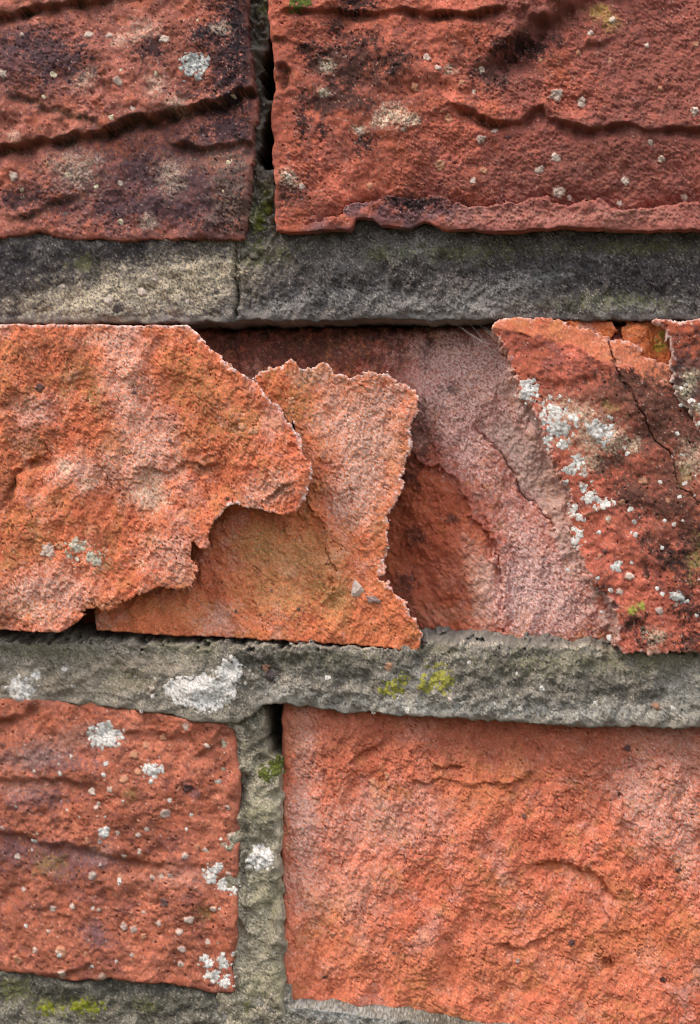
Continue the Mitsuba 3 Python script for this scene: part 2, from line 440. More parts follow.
# ------------------------------------------------------------------ upper right brick
R = Region(250, -90, 1310, 255)
H, C = old_face(R, 200, (0.35, 0.10, 0.068), 1.0)
H += 0.5 * R.noise(1.0, 205, 2.0, 12) * sstep(380, 520, R.UU + 0.6 * R.VV + 60 * R.noise(2.6, 206, 20, 200))
dirt_shade = 0
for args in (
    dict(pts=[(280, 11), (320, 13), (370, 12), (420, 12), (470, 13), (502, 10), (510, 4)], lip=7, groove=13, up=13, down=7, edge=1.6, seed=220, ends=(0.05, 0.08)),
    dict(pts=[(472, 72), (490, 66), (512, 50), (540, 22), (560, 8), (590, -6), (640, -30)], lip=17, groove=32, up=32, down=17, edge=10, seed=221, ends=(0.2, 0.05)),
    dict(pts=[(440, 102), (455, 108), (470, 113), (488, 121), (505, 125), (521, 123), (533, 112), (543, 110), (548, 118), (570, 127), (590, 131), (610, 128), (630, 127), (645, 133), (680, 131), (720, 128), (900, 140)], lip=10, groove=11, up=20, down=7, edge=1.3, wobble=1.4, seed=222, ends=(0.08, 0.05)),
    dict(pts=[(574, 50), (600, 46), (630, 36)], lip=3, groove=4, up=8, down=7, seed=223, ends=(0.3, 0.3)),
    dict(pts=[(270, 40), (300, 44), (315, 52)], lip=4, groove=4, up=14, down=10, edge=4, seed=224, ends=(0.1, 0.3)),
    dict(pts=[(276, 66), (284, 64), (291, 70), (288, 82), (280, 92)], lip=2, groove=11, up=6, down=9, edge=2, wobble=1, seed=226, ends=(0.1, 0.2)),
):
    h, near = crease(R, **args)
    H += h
    dirt_shade = np.maximum(dirt_shade, near)
# the rolled lower lip of the brick and the hollow above it
d, t = R.line(P([(255, 232), (310, 226), (335, 214), (360, 203), (390, 197), (440, 199), (480, 203), (540, 200), (620, 206), (700, 206), (900, 206), (1290, 200)]), 70, 2.5, 230)
lipband = sstep(-2, 3, -d) * sstep(290, 330, R.UU)
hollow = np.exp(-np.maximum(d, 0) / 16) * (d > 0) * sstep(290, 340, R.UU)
H += 6.5 * lipband - 13.0 * hollow
C = mixc(C, (0.115, 0.075, 0.09), 0.9 * lipband * sstep(-1.6, 0.2, R.noise(3.4, 231, 5, 60)) * sstep(560, 440, R.UU + 20 * R.noise(2, 232, 4, 60)))
C = mixc(C, (0.30, 0.11, 0.09), 0.6 * lipband * sstep(430, 500, R.UU))
C = mixc(C, (0.10, 0.045, 0.03), 0.45 * hollow)  # hollow also darkened in colour, painted shade that deepens it
sdf = R.polygon(P([(269, -74), (270, 30), (272, 60), (274, 90), (272, 110), (273, 150), (275, 190), (276, 215), (276, 232), (310, 233), (350, 231), (356, 220), (372, 219), (382, 228), (410, 229), (425, 222), (440, 229), (480, 232), (540, 232), (590, 230), (640, 231), (700, 231), (1300, 229), (1300, -74)]))
sdf += 0.55 * R.noise(3.4, 240, 5, 40) + 0.7 * R.noise(2.5, 241, 10, 90)
H += edge_round(sdf, 3.5) + 3.0
H, C = settle(H, C, dirt_shade)
C = mixc(C, (0.04, 0.024, 0.015), 0.85 * dirt_shade * sstep(-2.0, 0.5, R.noise(1, 235, 1.5, 12)))  # fold dirt with the shade of the undersides painted in
C = mixc(C, (0.25, 0.085, 0.078), 0.55 * sstep(430, 560, R.UU + 0.5 * (R.VV - 120) + 40 * R.noise(2.6, 242, 20, 200)))
C = dark_at(R, C, [(345, 70, 16, 12), (340, 100, 20, 9), (400, 60, 10, 8), (318, 66, 10, 9), (520, 45, 26, 10), (490, 75, 16, 10), (357, 62, 13, 14), (366, 42, 10, 8), (335, 52, 9, 8), (352, 78, 9, 9), (330, 95, 16, 10), (318, 105, 12, 8), (303, 120, 6, 14), (384, 64, 7, 8), (376, 82, 5, 6), (395, 72, 6, 8), (370, 108, 8, 8), (365, 145, 9, 9), (326, 132, 7, 6),  # the spots along the diagonal furrow paint in its shade
                   (310, 48, 10, 6), (355, 5, 14, 8), (334, 28, 7, 7), (289, 190, 12, 10), (413, 205, 30, 6)], 245, (0.016, 0.012, 0.014), 0.95)
C = dark_at(R, C, [(350, 80, 50, 40), (300, 195, 20, 16), (500, 80, 40, 20), (560, 20, 50, 16), (660, 70, 50, 60), (610, 160, 60, 40), (520, 175, 60, 16)], 246, (0.14, 0.06, 0.05), 0.5)
C = bloom_at(R, C, [(395, 116, 14, 10, 20), (380, 122, 8, 6, 0), (412, 120, 7, 5, 0), (290, 178, 9, 6, 40), (360, 130, 6, 4, 0), (325, 66, 8, 6, 0), (322, 92, 6, 4, 0), (450, 70, 5, 4, 0)], 250, (0.62, 0.54, 0.42), 0.9)
C = bloom_at(R, C, [(500, 218, 60, 10, 0), (620, 218, 60, 9, 0)], 251, (0.5, 0.27, 0.22), 0.4)
C = bloom_at(R, C, [(612, 22, 8, 7, 0), (600, 12, 10, 8, 0)], 252, (0.5, 0.38, 0.10), 0.7)
H, C = nodules(R, H, C, [(439, 165, 7, 1), (415, 88, 6, 1), (427, 58, 5, 0), (438, 69, 4, 0), (449, 118, 5, 1), (578, 54, 4, 1), (482, 71, 4, 0), (581, 103, 6, 0), (557, 97, 8, 0), (495, 130, 4, 0), (481, 140, 6, 0), (555, 158, 6, 0), (540, 170, 6, 0), (559, 192, 7, 0), (570, 197, 4, 0),
                         (625, 181, 5.5, 0), (620, 203, 4, 0), (685, 196, 4.5, 0), (650, 143, 3.5, 0), (661, 159, 5, 0), (694, 112, 5, 0), (650, 144, 4, 0), (590, 34, 3.5, 0), (612, 21, 4, 0), (695, 45, 4, 1), (647, 45, 3, 0), (462, 83, 4, 1), (474, 92, 3, 0), (473, 181, 4, 0), (484, 170, 5, 1),
                         (370, 185, 4, 1), (359, 131, 3.5, 0), (290, 178, 4, 0), (303, 187, 4, 0), (404, 130, 3, 0), (508, 137, 3.5, 2), (610, 60, 3, 1), (660, 90, 3.5, 1), (540, 60, 3, 1)], 260)
H, C = worn_edge(H, C, sdf)
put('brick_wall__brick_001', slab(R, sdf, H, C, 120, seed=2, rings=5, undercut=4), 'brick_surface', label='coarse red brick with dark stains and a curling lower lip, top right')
SURF['top_right'] = (R, H)

# ------------------------------------------------------------------ upper perpend, with a hollow beside the right brick
R = Region(200, -110, 300, 262)
H, C = mortar(R, 300, (0.12, 0.105, 0.09), 1.0, 0.8)
H += -15
sdf = R.polygon(P([(225, -110), (272, -110), (268, 0), (268, 44), (260, 46), (257, 70), (258, 88), (264, 94), (274, 96), (274, 106), (264, 110), (260, 125), (259, 150), (258, 160), (263, 166), (274, 169), (276, 235), (276, 255), (225, 255)]))
sdf += 1.5 * R.noise(2.1, 305, 4, 30)
H += edge_round(sdf, 7) + 3 * R.noise(2.0, 306, 5, 40)
C = green_at(R, C, [(262, 6, 8, 6), (255, 215, 10, 14), (264, 190, 6, 10), (254, 240, 8, 10)], 310)
C = dark_at(R, C, [(250, 60, 10, 60), (250, 140, 8, 40)], 311, (0.03, 0.027, 0.025), 0.5)
H, C = worn_edge(H, C, sdf)
put('brick_wall__mortar_joint', slab(R, sdf, H, C, 110, seed=3), 'mortar_surface')
SURF['upper_joint'] = (R, H)

# ------------------------------------------------------------------ upper mortar bed
R = Region(-520, 205, 1180, 345)
H, C = mortar(R, 320, (0.105, 0.094, 0.094), 0.9, 0.8)
H += -13
sdf = R.polygon(P([(-520, 212), (1180, 212), (1180, 318), (700, 318), (640, 319), (560, 318), (480, 319), (380, 318), (300, 320), (240, 319), (228, 321), (150, 322), (60, 322), (0, 323), (-520, 326)]))
sdf += 0.6 * R.noise(2.4, 325, 4, 60)
H += edge_round(sdf, 4)
left = sstep(236, 232, R.UU + 1.5 * R.noise(1.8, 326, 3, 40))
H += left * 4.0
h, near = crease(R, [(-20, 312), (120, 311), (200, 313), (232, 311)], 2, 2, up=8, down=6, edge=3, seed=328)
H += h
d, t = R.line(P([(234, 232), (233, 260), (235, 290), (233, 322)]), 20, 1.0, 329)
H -= 9 * np.exp(-(d / 1.7) ** 2)
C = mixc(C, (0.03, 0.028, 0.025), 0.7 * np.exp(-(d / 2.0) ** 2))
# rough torn texture of the struck bed on the right
H += (1 - left) * 1.3 * terrace(R.noise(2.8, 330, 3, 60, (0.7, 1.3)), 1.3, 0.15)
C = mixc(C, (0.075, 0.066, 0.068), 0.5 * (1 - left) * sstep(-0.4, 1.0, R.noise(2, 331, 5, 90)))
C = bloom_at(R, C, [(140, 285, 100, 26, -8), (205, 272, 40, 30, 0), (60, 300, 60, 12, 0)], 332, (0.50, 0.42, 0.31), 0.9, 1.2)
C = dark_at(R, C, [(40, 262, 70, 16), (0, 285, 40, 20), (150, 250, 80, 8), (320, 290, 60, 14), (560, 270, 90, 20), (680, 290, 40, 20)], 334, (0.028, 0.024, 0.03), 0.7)
C = bloom_at(R, C, [(300, 300, 60, 10, -10), (390, 300, 60, 12, 10), (500, 290, 60, 14, -20), (640, 305, 60, 8, 0), (420, 245, 20, 10, 0)], 335, (0.30, 0.29, 0.29), 0.6, 1.2)
C = green_at(R, C, [(265, 248, 26, 9), (250, 258, 14, 8), (80, 262, 16, 8), (470, 250, 60, 8), (610, 300, 50, 8), (640, 245, 60, 6), (380, 252, 14, 8)], 336, (0.12, 0.13, 0.04), 0.5)
H, C = nodules(R, H, C, [(117, 307, 7, 2), (108, 300, 6, 0), (140, 291, 5, 0), (60, 285, 4, 0), (215, 290, 4, 2), (185, 300, 3, 0), (153, 277, 3, 0)], 338)
H, C = worn_edge(H, C, sdf)
put('brick_wall__mortar_bed', slab(R, sdf, H, C, 95, seed=4, rings=5, coarse=10), 'mortar_surface')
SURF['upper_bed'] = (R, H)

# ------------------------------------------------------------------ middle brick: what is left of its body behind the lost face
R = Region(-275, 300, 790, 665)
H, C = spall(R, 400, (0.31, 0.10, 0.072), 0.75, 0.8)
H = 0.8 * H - 58 - 55 * np.exp(-np.maximum(R.VV - 312 - 3 * R.noise(2.6, 409, 5, 80), 0) / 9)       # top cut back as a gap, shaped to strengthen the shadow there
dA, tA = R.line(P([(395, 425), (415, 447), (425, 458), (445, 478), (465, 503), (482, 524), (494, 545), (501, 570), (502, 600), (503, 640)], -46), 140, 3.5, 410, 0.5)
deep = sstep(2.0, -2.0, dA) * sstep(440, 470, R.VV + 0.15 * (R.UU - 400)) * (R.UU < 515)
H -= (6 + 26 * sstep(4, 95, -dA)) * deep
H += 3 * (1 - deep) * np.exp(-np.maximum(dA, 0) / 9) * sstep(515, 500, R.UU) * sstep(430, 450, R.VV)
h, near = crease(R, [(470, 500), (486, 522), (496, 545), (500, 570), (503, 600), (503, 625)], 3, 7, up=8, down=6, edge=1.2, seed=416, ends=(0.2, 0.1))
H += h
dB, tB = R.line(P([(470, 425), (494, 447), (510, 465), (522, 486), (535, 508), (548, 524), (553, 536)], -46), 140, 2.0, 412)
step = sstep(-1.0, 1.0, dB) * sstep(0, 0.12, tB) * sstep(0, 0.1, 1 - tB)
H -= 10 * step * np.exp(-np.maximum(dB, 0) / 45)
dC, _ = R.line(P([(505, 340), (530, 405), (557, 470), (575, 540), (615, 606), (620, 660)], -30), 120, 3.0, 414)
slope = np.where(dC < 0, np.exp(np.minimum(dC, 0) / 26), 1)
H += 30 * slope
H -= 6 * np.exp(-(dB / 1.6) ** 2) * sstep(0, 0.12, tB) * sstep(0, 0.1, 1 - tB)
C = mixc(C, (0.45, 0.115, 0.058), 0.7 * deep)
C = bloom_at(R, C, [(440, 390, 34, 40, 20), (480, 370, 50, 34, 0), (505, 425, 30, 44, -30), (470, 450, 26, 34, -30), (530, 520, 26, 60, -24), (550, 580, 40, 40, -30), (500, 600, 20, 34, 0), (560, 615, 44, 20, 0), (440, 345, 50, 18, 0), (520, 590, 40, 30, 0)], 420, (0.70, 0.49, 0.48), 0.9, 1.0)
# the red layer ends in an edge; beyond it lies an old grey mortar-stained break
greyed = sstep(-1.0, 1.0, dB) * sstep(46, 26, dB) * sstep(0.05, 0.2, tB) * sstep(6, -4, dC) * sstep(600, 520, R.VV + 18 * R.noise(2.2, 421, 3, 50))
greyed = np.maximum(greyed, sstep(-16, -8, dC + 8 * R.noise(2.2, 422, 3, 40)) * sstep(14, 4, dC) * sstep(360, 400, R.VV) * 0.8)
C = mixc(C, np.array((0.54, 0.43, 0.40)), 0.6 * greyed * sstep(-2.2, 0.2, R.noise(0.8, 423, 1.0, 10)))
redband = sstep(1.0, -1.0, dB) * sstep(-34, -6, dB) * sstep(0.1, 0.25, tB) + 0.7 * sstep(1.0, -1.0, -dA) * sstep(22, 4, dA) * sstep(440, 460, R.VV) * (R.UU < 510)
C = mixc(C, (0.44, 0.12, 0.085), 0.6 * np.clip(redband, 0, 1) * sstep(-1.0, 0.8, R.noise(1.8, 427, 2, 30)))
C = bloom_at(R, C, [(482, 590, 9, 34, 0), (470, 560, 8, 20, -20)], 425, (0.58, 0.36, 0.30), 0.7, 0.8)
C = dark_at(R, C, [(415, 430, 14, 24), (400, 470, 14, 14), (448, 384, 8, 5), (425, 336, 3, 5), (300, 345, 90, 20), (408, 540, 8, 10), (447, 520, 6, 4), (400, 590, 8, 14)], 426, (0.07, 0.035, 0.03), 0.75)  # spots beside the flake and under the bed paint in shade
C = bloom_at(R, C, [(475, 590, 12, 40, 0), (440, 620, 40, 8, 0)], 428, (0.50, 0.30, 0.22), 0.5)
sdf = R.polygon(P([(-260, 306), (770, 306), (770, 655), (640, 650), (560, 645), (430, 641), (-260, 640)], -46))
sdf += 1.0 * R.noise(1.8, 430, 2, 40)
put('brick_wall__brick_002', slab(R, sdf, H, C, 100, seed=5), 'brick_surface', label='red brick whose face has split away in layers, middle course')
RB, HB = R, H
SURF['recess'] = (R, H)

# ------------------------------------------------------------------ its centre flake
R = Region(40, 330, 445, 675)
H, C = spall(R, 500, (0.54, 0.165, 0.078), 0.75, 0.9)
H = 0.9 * H - 13
outline = [(60, 560), (92, 606), (94, 630), (151, 635), (200, 637), (240, 639), (300, 642), (350, 645), (394, 649), (418, 652), (424, 636), (418, 618), (402, 597), (390, 586), (381, 578), (385, 566), (388, 540), (391, 516), (401, 484), (408, 455), (410, 431), (418, 404), (417, 386), (398, 381), (391, 373), (381, 371), (353, 376), (333, 372), (329, 362), (316, 365), (298, 366), (290, 357), (281, 366), (269, 364), (254, 378), (220, 420), (150, 480), (80, 540)]
sdf = R.polygon(P(outline, -9))
jag = 0.25 * R.noise(1.8, 505, 2.2, 14) + 1.5 * terrace(R.noise(2.6, 506, 2, 46), 1.1, 0.12)
calm = sstep(632, 622, R.VV - 0.04 * (R.UU - 100))
sdf += jag * (0.3 + 0.7 * calm)
H += edge_round(sdf, 2.5) * calm
# ridge from the upper flake down to the foot, tilting towards the left flake
d, t = R.line(P([(306, 505), (325, 540), (331, 560), (333, 590), (318, 600)], -9), 60, 3, 510)
H += 4.0 * np.exp(-np.maximum(d, 0) / 14) * (d > 0) - 1.5 * np.exp(-(d / 3.0) ** 2)
H -= 5.0 * sstep(420, 300, R.UU) * sstep(480, 540, R.VV)
H += 3.0 * np.exp(-(((R.UU - 395) / 30) ** 2 + ((R.VV - 620) / 22) ** 2))
C = bloom_at(R, C, [(340, 415, 34, 34, 30), (370, 440, 28, 60, 10), (310, 375, 20, 10, 0), (360, 480, 24, 40, 0), (345, 500, 20, 24, 0), (215, 620, 20, 12, -20), (385, 400, 16, 20, 0)], 520, (0.60, 0.42, 0.37), 0.68)
C = bloom_at(R, C, [(270, 560, 36, 30, 20), (310, 560, 30, 26, 0), (335, 600, 16, 24, 0), (280, 600, 40, 16, 0), (255, 540, 16, 14, 0)], 524, (0.52, 0.33, 0.15), 0.6, 0.7)
C = green_at(R, C, [(302, 515, 7, 6), (300, 395, 16, 30), (270, 372, 8, 10), (285, 420, 14, 30), (336, 595, 8, 12), (262, 550, 10, 10), (318, 590, 9, 14)], 526, (0.16, 0.13, 0.04), 0.4)
H, C = nodules(R, H, C, [(296, 610, 3, 2), (232, 612, 2.5, 2), (268, 592, 2.5, 2), (305, 487, 3, 1), (290, 400, 5, 1)], 528)
rimpale = sstep(3.2, 0.8, sdf) * calm * sstep(-1.6, 0.3, R.noise(1.2, 530, 2, 20))
C = mixc(C, (0.70, 0.55, 0.54), 0.85 * rimpale)
put('brick_wall__brick_002__flake', slab(R, sdf, H, C, 44, seed=6, rings=5, rim_rough=0.7, rim_tint=(0.35, 0.12, 0.08), rim_mix=0.5, undercut=6), 'brick_surface', label='orange flake with a ragged right edge and pointed foot, behind the larger flake')
SURF['centre_flake'] = (R, H)

# ------------------------------------------------------------------ its left flake
R = Region(-275, 300, 335, 655)
H, C = spall(R, 600, (0.53, 0.155, 0.080), 0.8, 0.9)
H = H + 14
outline = [(-262, 327), (0, 325), (60, 325), (100, 325), (150, 326), (188, 325), (197, 333), (213, 347), (233, 367), (254, 380), (266, 391), (286, 412), (303, 440), (311, 458), (316, 474), (313, 492), (303, 506), (292, 517), (279, 513), (262, 512), (250, 508), (240, 505), (228, 507), (219, 519), (210, 530), (212, 543), (206, 549), (192, 540), (193, 553), (199, 568), (194, 587), (178, 591), (165, 588), (137, 595), (111, 611), (98, 606), (87, 608), (81, 621), (62, 632), (30, 631), (0, 629), (-262, 626)]
sdf = R.polygon(P(outline, 5))
calm = sstep(330, 338, R.VV) * sstep(626, 618, R.VV)
sdf += (0.25 * R.noise(1.8, 605, 2.2, 12) + 1.3 * terrace(R.noise(2.6, 606, 2, 40), 1.1, 0.12)) * (0.25 + 0.75 * calm)
H += edge_round(sdf, 2.5) * (0.4 + 0.6 * calm)
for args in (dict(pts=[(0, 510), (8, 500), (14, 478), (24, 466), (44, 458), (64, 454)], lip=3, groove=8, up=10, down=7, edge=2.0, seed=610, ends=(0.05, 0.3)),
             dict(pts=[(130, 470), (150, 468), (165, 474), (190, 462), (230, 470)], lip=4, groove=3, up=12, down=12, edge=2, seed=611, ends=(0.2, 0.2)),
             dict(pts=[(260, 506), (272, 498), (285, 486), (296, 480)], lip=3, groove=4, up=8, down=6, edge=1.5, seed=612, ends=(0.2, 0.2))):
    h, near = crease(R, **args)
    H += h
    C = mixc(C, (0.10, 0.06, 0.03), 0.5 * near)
# the flake curls up where it has sprung from the brick
H += 6 * sstep(150, 320, R.UU) + 4.0 * np.exp(-(((R.UU - 170) / 34) ** 2 + ((R.VV - 560) / 30) ** 2)) + 3 * np.exp(-(((R.UU - 290) / 30) ** 2 + ((R.VV - 480) / 30) ** 2))
C = bloom_at(R, C, [(125, 360, 18, 40, 0), (140, 420, 22, 50, -12), (155, 455, 26, 26, 0), (150, 490, 20, 18, 0), (170, 555, 24, 26, 10), (105, 470, 30, 18, 0), (40, 410, 24, 14, 0), (60, 590, 40, 26, 0), (30, 600, 30, 20, 0), (110, 340, 20, 8, 0), (270, 490, 30, 14, -20), (70, 470, 18, 14, 0)], 620, (0.62, 0.44, 0.38), 0.68)
C = bloom_at(R, C, [(92, 485, 8, 7, 0), (152, 500, 14, 12, 0), (68, 468, 6, 6, 0)], 624, (0.62, 0.55, 0.42), 0.7)
C = green_at(R, C, [(85, 370, 16, 14), (70, 385, 12, 10), (96, 395, 6, 6), (10, 350, 12, 12), (8, 380, 8, 14), (20, 520, 22, 14), (40, 545, 22, 14), (60, 500, 18, 10), (150, 480, 16, 10), (215, 400, 24, 30), (245, 430, 14, 24), (190, 380, 16, 20), (100, 400, 10, 20), (15, 560, 16, 12), (110, 565, 10, 6)], 626, (0.17, 0.15, 0.05), 0.36)
C = dark_at(R, C, [(75, 350, 18, 16), (50, 340, 14, 10), (15, 400, 24, 8), (40, 440, 26, 10), (25, 360, 14, 8), (105, 540, 14, 8), (45, 380, 10, 10), (8, 480, 8, 20), (10, 610, 16, 12)], 628, (0.12, 0.055, 0.03), 0.55)
H, C = nodules(R, H, C, [(51, 551, 9, 0), (62, 546, 6, 1), (43, 388, 6, 2), (130, 452, 6, 1), (258, 431, 6, 1), (244, 428, 5, 1), (137, 393, 3, 2), (229, 499, 3, 2), (172, 441, 3, 2), (136, 384, 3, 1)], 630)
rimpale = sstep(3.4, 0.8, sdf) * sstep(-1.8, 0.2, R.noise(1.2, 632, 2, 20)) * sstep(560, 540, R.VV + 0.15 * R.UU) * np.maximum(sstep(120, 180, R.UU), 0.7 * (R.VV < 340))
C = mixc(C, (0.72, 0.57, 0.56), 0.9 * rimpale)
put('brick_wall__brick_002__flake_001', slab(R, sdf, H, C, 26, seed=7, rings=5, rim_rough=0.7, rim_tint=(0.30, 0.11, 0.07), rim_mix=0.5, undercut=5), 'brick_surface', label='largest orange flake with a whitish crumbling edge, left side')
SURF['left_flake'] = (R, H)

# ------------------------------------------------------------------ its right piece, which keeps the old face
R = Region(480, 295, 795, 670)
H, C = old_face(R, 700, (0.36, 0.10, 0.068), 0.4, 1.0)
H = H * 0.9 + 4
Hs, Cs = spall(R, 740, (0.45, 0.145, 0.08), 0.5, 0.7)
outline = [(492, 323), (500, 320), (511, 318), (540, 318), (563, 319), (572, 325), (590, 329), (607, 335), (613, 339), (621, 338), (635, 343), (645, 357), (659, 360), (668, 364), (690, 362), (770, 362), (770, 652), (700, 652), (640, 653), (625, 652), (616, 645), (618, 628), (616, 606), (594, 587), (578, 549), (571, 525), (573, 512), (568, 488), (558, 472), (546, 437), (534, 410), (522, 396), (516, 379), (508, 352), (493, 332)]
sdf = R.polygon(P(outline))
sdf += 0.4 * R.noise(1.8, 705, 2.2, 12) + 1.2 * R.noise(1.8, 706, 4, 30)
db, _ = R.line(P([(488, 330), (505, 334), (540, 333), (563, 344), (597, 360), (625, 366), (652, 386), (672, 389), (700, 392), (790, 392)]), 80, 2.5, 710)
fresh = sstep(-1.2, 1.2, db)
H = np.where(fresh > 0, H * (1 - fresh) + fresh * (H.mean() + 0.5 * Hs - np.clip(db, 0, 40) * 0.42), H)
C = C * (1 - fresh[..., None]) + Cs * fresh[..., None]
H += edge_round(sdf, 4)
dcr, tcr = R.line(P([(609, 338), (614, 360), (621, 379), (628, 392), (635, 403), (645, 424), (657, 438), (667, 452), (673, 462), (677, 482), (684, 494), (697, 502), (720, 512), (760, 530)]), 30, 1.6, 712)
width = 1.0 - 0.35 * sstep(0.1, 0.6, tcr)
H -= (3.8 - 1.8 * sstep(0.3, 0.8, tcr)) * np.exp(-(dcr / width) ** 2)
C = mixc(C, (0.09, 0.03, 0.022), 0.7 * np.exp(-(dcr / 1.3) ** 2))
d2, _ = R.line(P([(540, 455), (556, 470), (575, 478)]), 20, 1, 713)
dh, _ = R.line(P([(572, 519), (590, 513), (612, 505), (625, 500)]), 20, 1, 714)
H += 1.3 * np.exp(-(dh / 1.4) ** 2)
C = mixc(C, (0.42, 0.22, 0.17), 0.6 * np.exp(-(dh / 1.5) ** 2))
C = dark_at(R, C, [(640, 400, 24, 14), (665, 410, 16, 26), (625, 380, 20, 8), (690, 420, 16, 30), (640, 440, 14, 10), (660, 425, 12, 14), (636, 500, 16, 12), (628, 490, 12, 12), (665, 510, 14, 10), (672, 480, 12, 20), (665, 555, 12, 10), (690, 560, 16, 22), (634, 622, 12, 9), (687, 610, 12, 9), (645, 540, 6, 6), (646, 570, 3, 8), (603, 465, 10, 8), (618, 455, 12, 10), (694, 530, 14, 20), (600, 590, 5, 4), (693, 640, 14, 8), (652, 640, 12, 6)], 720, (0.025, 0.018, 0.017), 0.9)
C = dark_at(R, C, [(660, 420, 50, 50), (670, 500, 40, 40), (600, 400, 40, 16)], 721, (0.18, 0.075, 0.055), 0.5)
C = green_at(R, C, [(610, 408, 7, 6), (697, 560, 8, 16), (686, 475, 6, 10), (632, 610, 7, 5)], 722, (0.30, 0.24, 0.08), 0.45)
C = bloom_at(R, C, [(586, 462, 12, 8, 0), (656, 655, 10, 8, 0), (655, 635, 9, 7, 0), (692, 460, 12, 16, 0), (700, 380, 10, 10, 0), (632, 445, 8, 6, 0), (575, 415, 26, 14, 20), (585, 440, 22, 10, 0), (608, 438, 14, 14, 0)], 724, (0.58, 0.48, 0.36), 0.75)
H, C = nodules(R, H, C, [(622, 503, 4, 1), (643, 481, 6, 1), (608, 519, 5, 1), (582, 485, 4, 0), (630, 576, 5.5, 0), (619, 591, 4.5, 0), (658, 610, 5, 0), (600, 556, 3, 1), (605, 552, 3, 2), (678, 597, 6, 0), (667, 500, 3, 1), (560, 445, 3, 1)], 726)
pits = [(580, 383, 6), (590, 380, 5), (556, 388, 4), (549, 384, 3), (540, 375, 3), (577, 390, 4), (560, 372, 3)]
for x, y, r in pits:
    c = W(x, y)
    q = np.sqrt(((R.UU - c[0]) / 1.5) ** 2 + (R.VV - c[1]) ** 2) / r
    H -= 0.7 * r * np.exp(-q ** 3)
rimpale = sstep(3.0, 0.3, sdf) * sstep(-1.0, 0.4, R.noise(1.2, 732, 2, 20))
C = mixc(C, (0.62, 0.45, 0.43), 0.75 * rimpale)
put('brick_wall__brick_002__face_piece', slab(R, sdf, H, C, 62, seed=8, rings=6, rim_rough=0.9, rim_tint=(0.42, 0.30, 0.25), rim_mix=0.4, undercut=-3), 'brick_surface', label='remaining piece of old red face, cracked and dotted with pale lichen')
SURF['face_piece'] = (R, H)

# the corner scrap that overlaps it, and crumbs wedged behind its top edge
R = Region(630, 295, 795, 480)
H, C = old_face(R, 760, (0.33, 0.085, 0.05), 0.5)
H = H + 9
sdf = R.polygon(P([(652, 321), (661, 324), (667, 330), (671, 355), (671, 372), (672, 388), (678, 400), (690, 415), (704, 440), (770, 450), (770, 320)]))
sdf += 0.4 * R.noise(1.8, 765, 2.2, 12) + 1.2 * R.noise(1.8, 766, 4, 30)
H += edge_round(sdf, 5) - 0.10 * np.maximum(R.VV - 380, 0)
C = dark_at(R, C, [(690, 370, 20, 24), (700, 400, 24, 20), (680, 385, 10, 14)], 768, (0.07, 0.045, 0.045), 0.8)
C = bloom_at(R, C, [(690, 380, 8, 8, 0), (684, 392, 6, 6, 0), (700, 410, 8, 6, 0)], 769, (0.55, 0.5, 0.36), 0.8)
C = mixc(C, (0.66, 0.52, 0.48), 0.75 * sstep(3, 0.4, sdf))
put('brick_wall__brick_002__face_piece_001', slab(R, sdf, H, C, 22, seed=9, rings=4, rim_tint=(0.5, 0.33, 0.28), rim_mix=0.4), 'brick_surface', label='smaller scrap of stained red face at the right end')
SURF['scrap'] = (R, H)

R = Region(560, 295, 700, 400)
for i, (ol, w) in enumerate((([(560, 318), (600, 318), (613, 324), (616, 331), (611, 338), (590, 340), (565, 335)], -16), ([(624, 322), (640, 320), (668, 322), (674, 350), (672, 372), (650, 372), (632, 350), (622, 338)], -20))):
    H, C = spall(R, 780 + 40 * i, (0.45, 0.13, 0.05), 0.7)
    H = 0.7 * H + w
    sdf = R.polygon(P(ol, w)) + 1.2 * R.noise(2.1, 785 + i, 4, 20)
    H += edge_round(sdf, 5)
    if i == 1:
        C = green_at(R, C, [(660, 346, 7, 6), (664, 336, 5, 8)], 790, (0.18, 0.2, 0.03), 0.8)
    put('brick_wall__brick_002__crumb' + ('' if i == 0 else '_%03d' % i), slab(R, sdf, H, C, 26, seed=10 + i), 'brick_surface')

# two angular stones set in the foot of the centre flake
for i, (x, y, pts3) in enumerate(((358, 590, [(-7, -8, 0), (-4, -10, 4), (3, -3, 6), (6, 2, 2), (-8, 6, 5), (-2, 8, 0), (2, 7, 1), (0, 0, 7)]), (373, 600, [(-8, -3, 3), (0, -4, 5), (7, 1, 3), (6, 4, 1), (-5, 4, 1), (0, 1, 6)]))):
    c = W(x, y)
    RR, HH = SURF['centre_flake']
    z = float(RR.at(HH, [c[0]], [c[1]])[0])
    q = np.array([(c[0] + a, c[1] + b, z + k - 1.5) for a, b, k in pts3] + [(c[0] + a * 0.8, c[1] + b * 0.8, z - 4) for a, b, k in pts3])
    m = trimesh.Trimesh(q, process=False).convex_hull
    m = m.subdivide().subdivide()
    vv = np.array(m.vertices) + np.random.default_rng(40 + i).normal(0, 0.25, (len(m.vertices), 3))
    f = np.array(m.faces)[:, ::-1]
    col = np.array([(0.52, 0.42, 0.38), (0.33, 0.24, 0.23)][i]) * np.random.default_rng(i).uniform(0.75, 1.2, (len(vv), 1))
    scene['brick_wall__brick_002__stone_chip' + ('' if i == 0 else '_001')] = mikit.ply(trimesh.Trimesh(to_world(vv), f, process=False), 'brick_surface', smooth=False, color=np.clip(col, 0, 1))
labels['brick_wall__brick_002__stone_chip'] = {'label': 'pale angular stone set in the foot of the centre flake'}

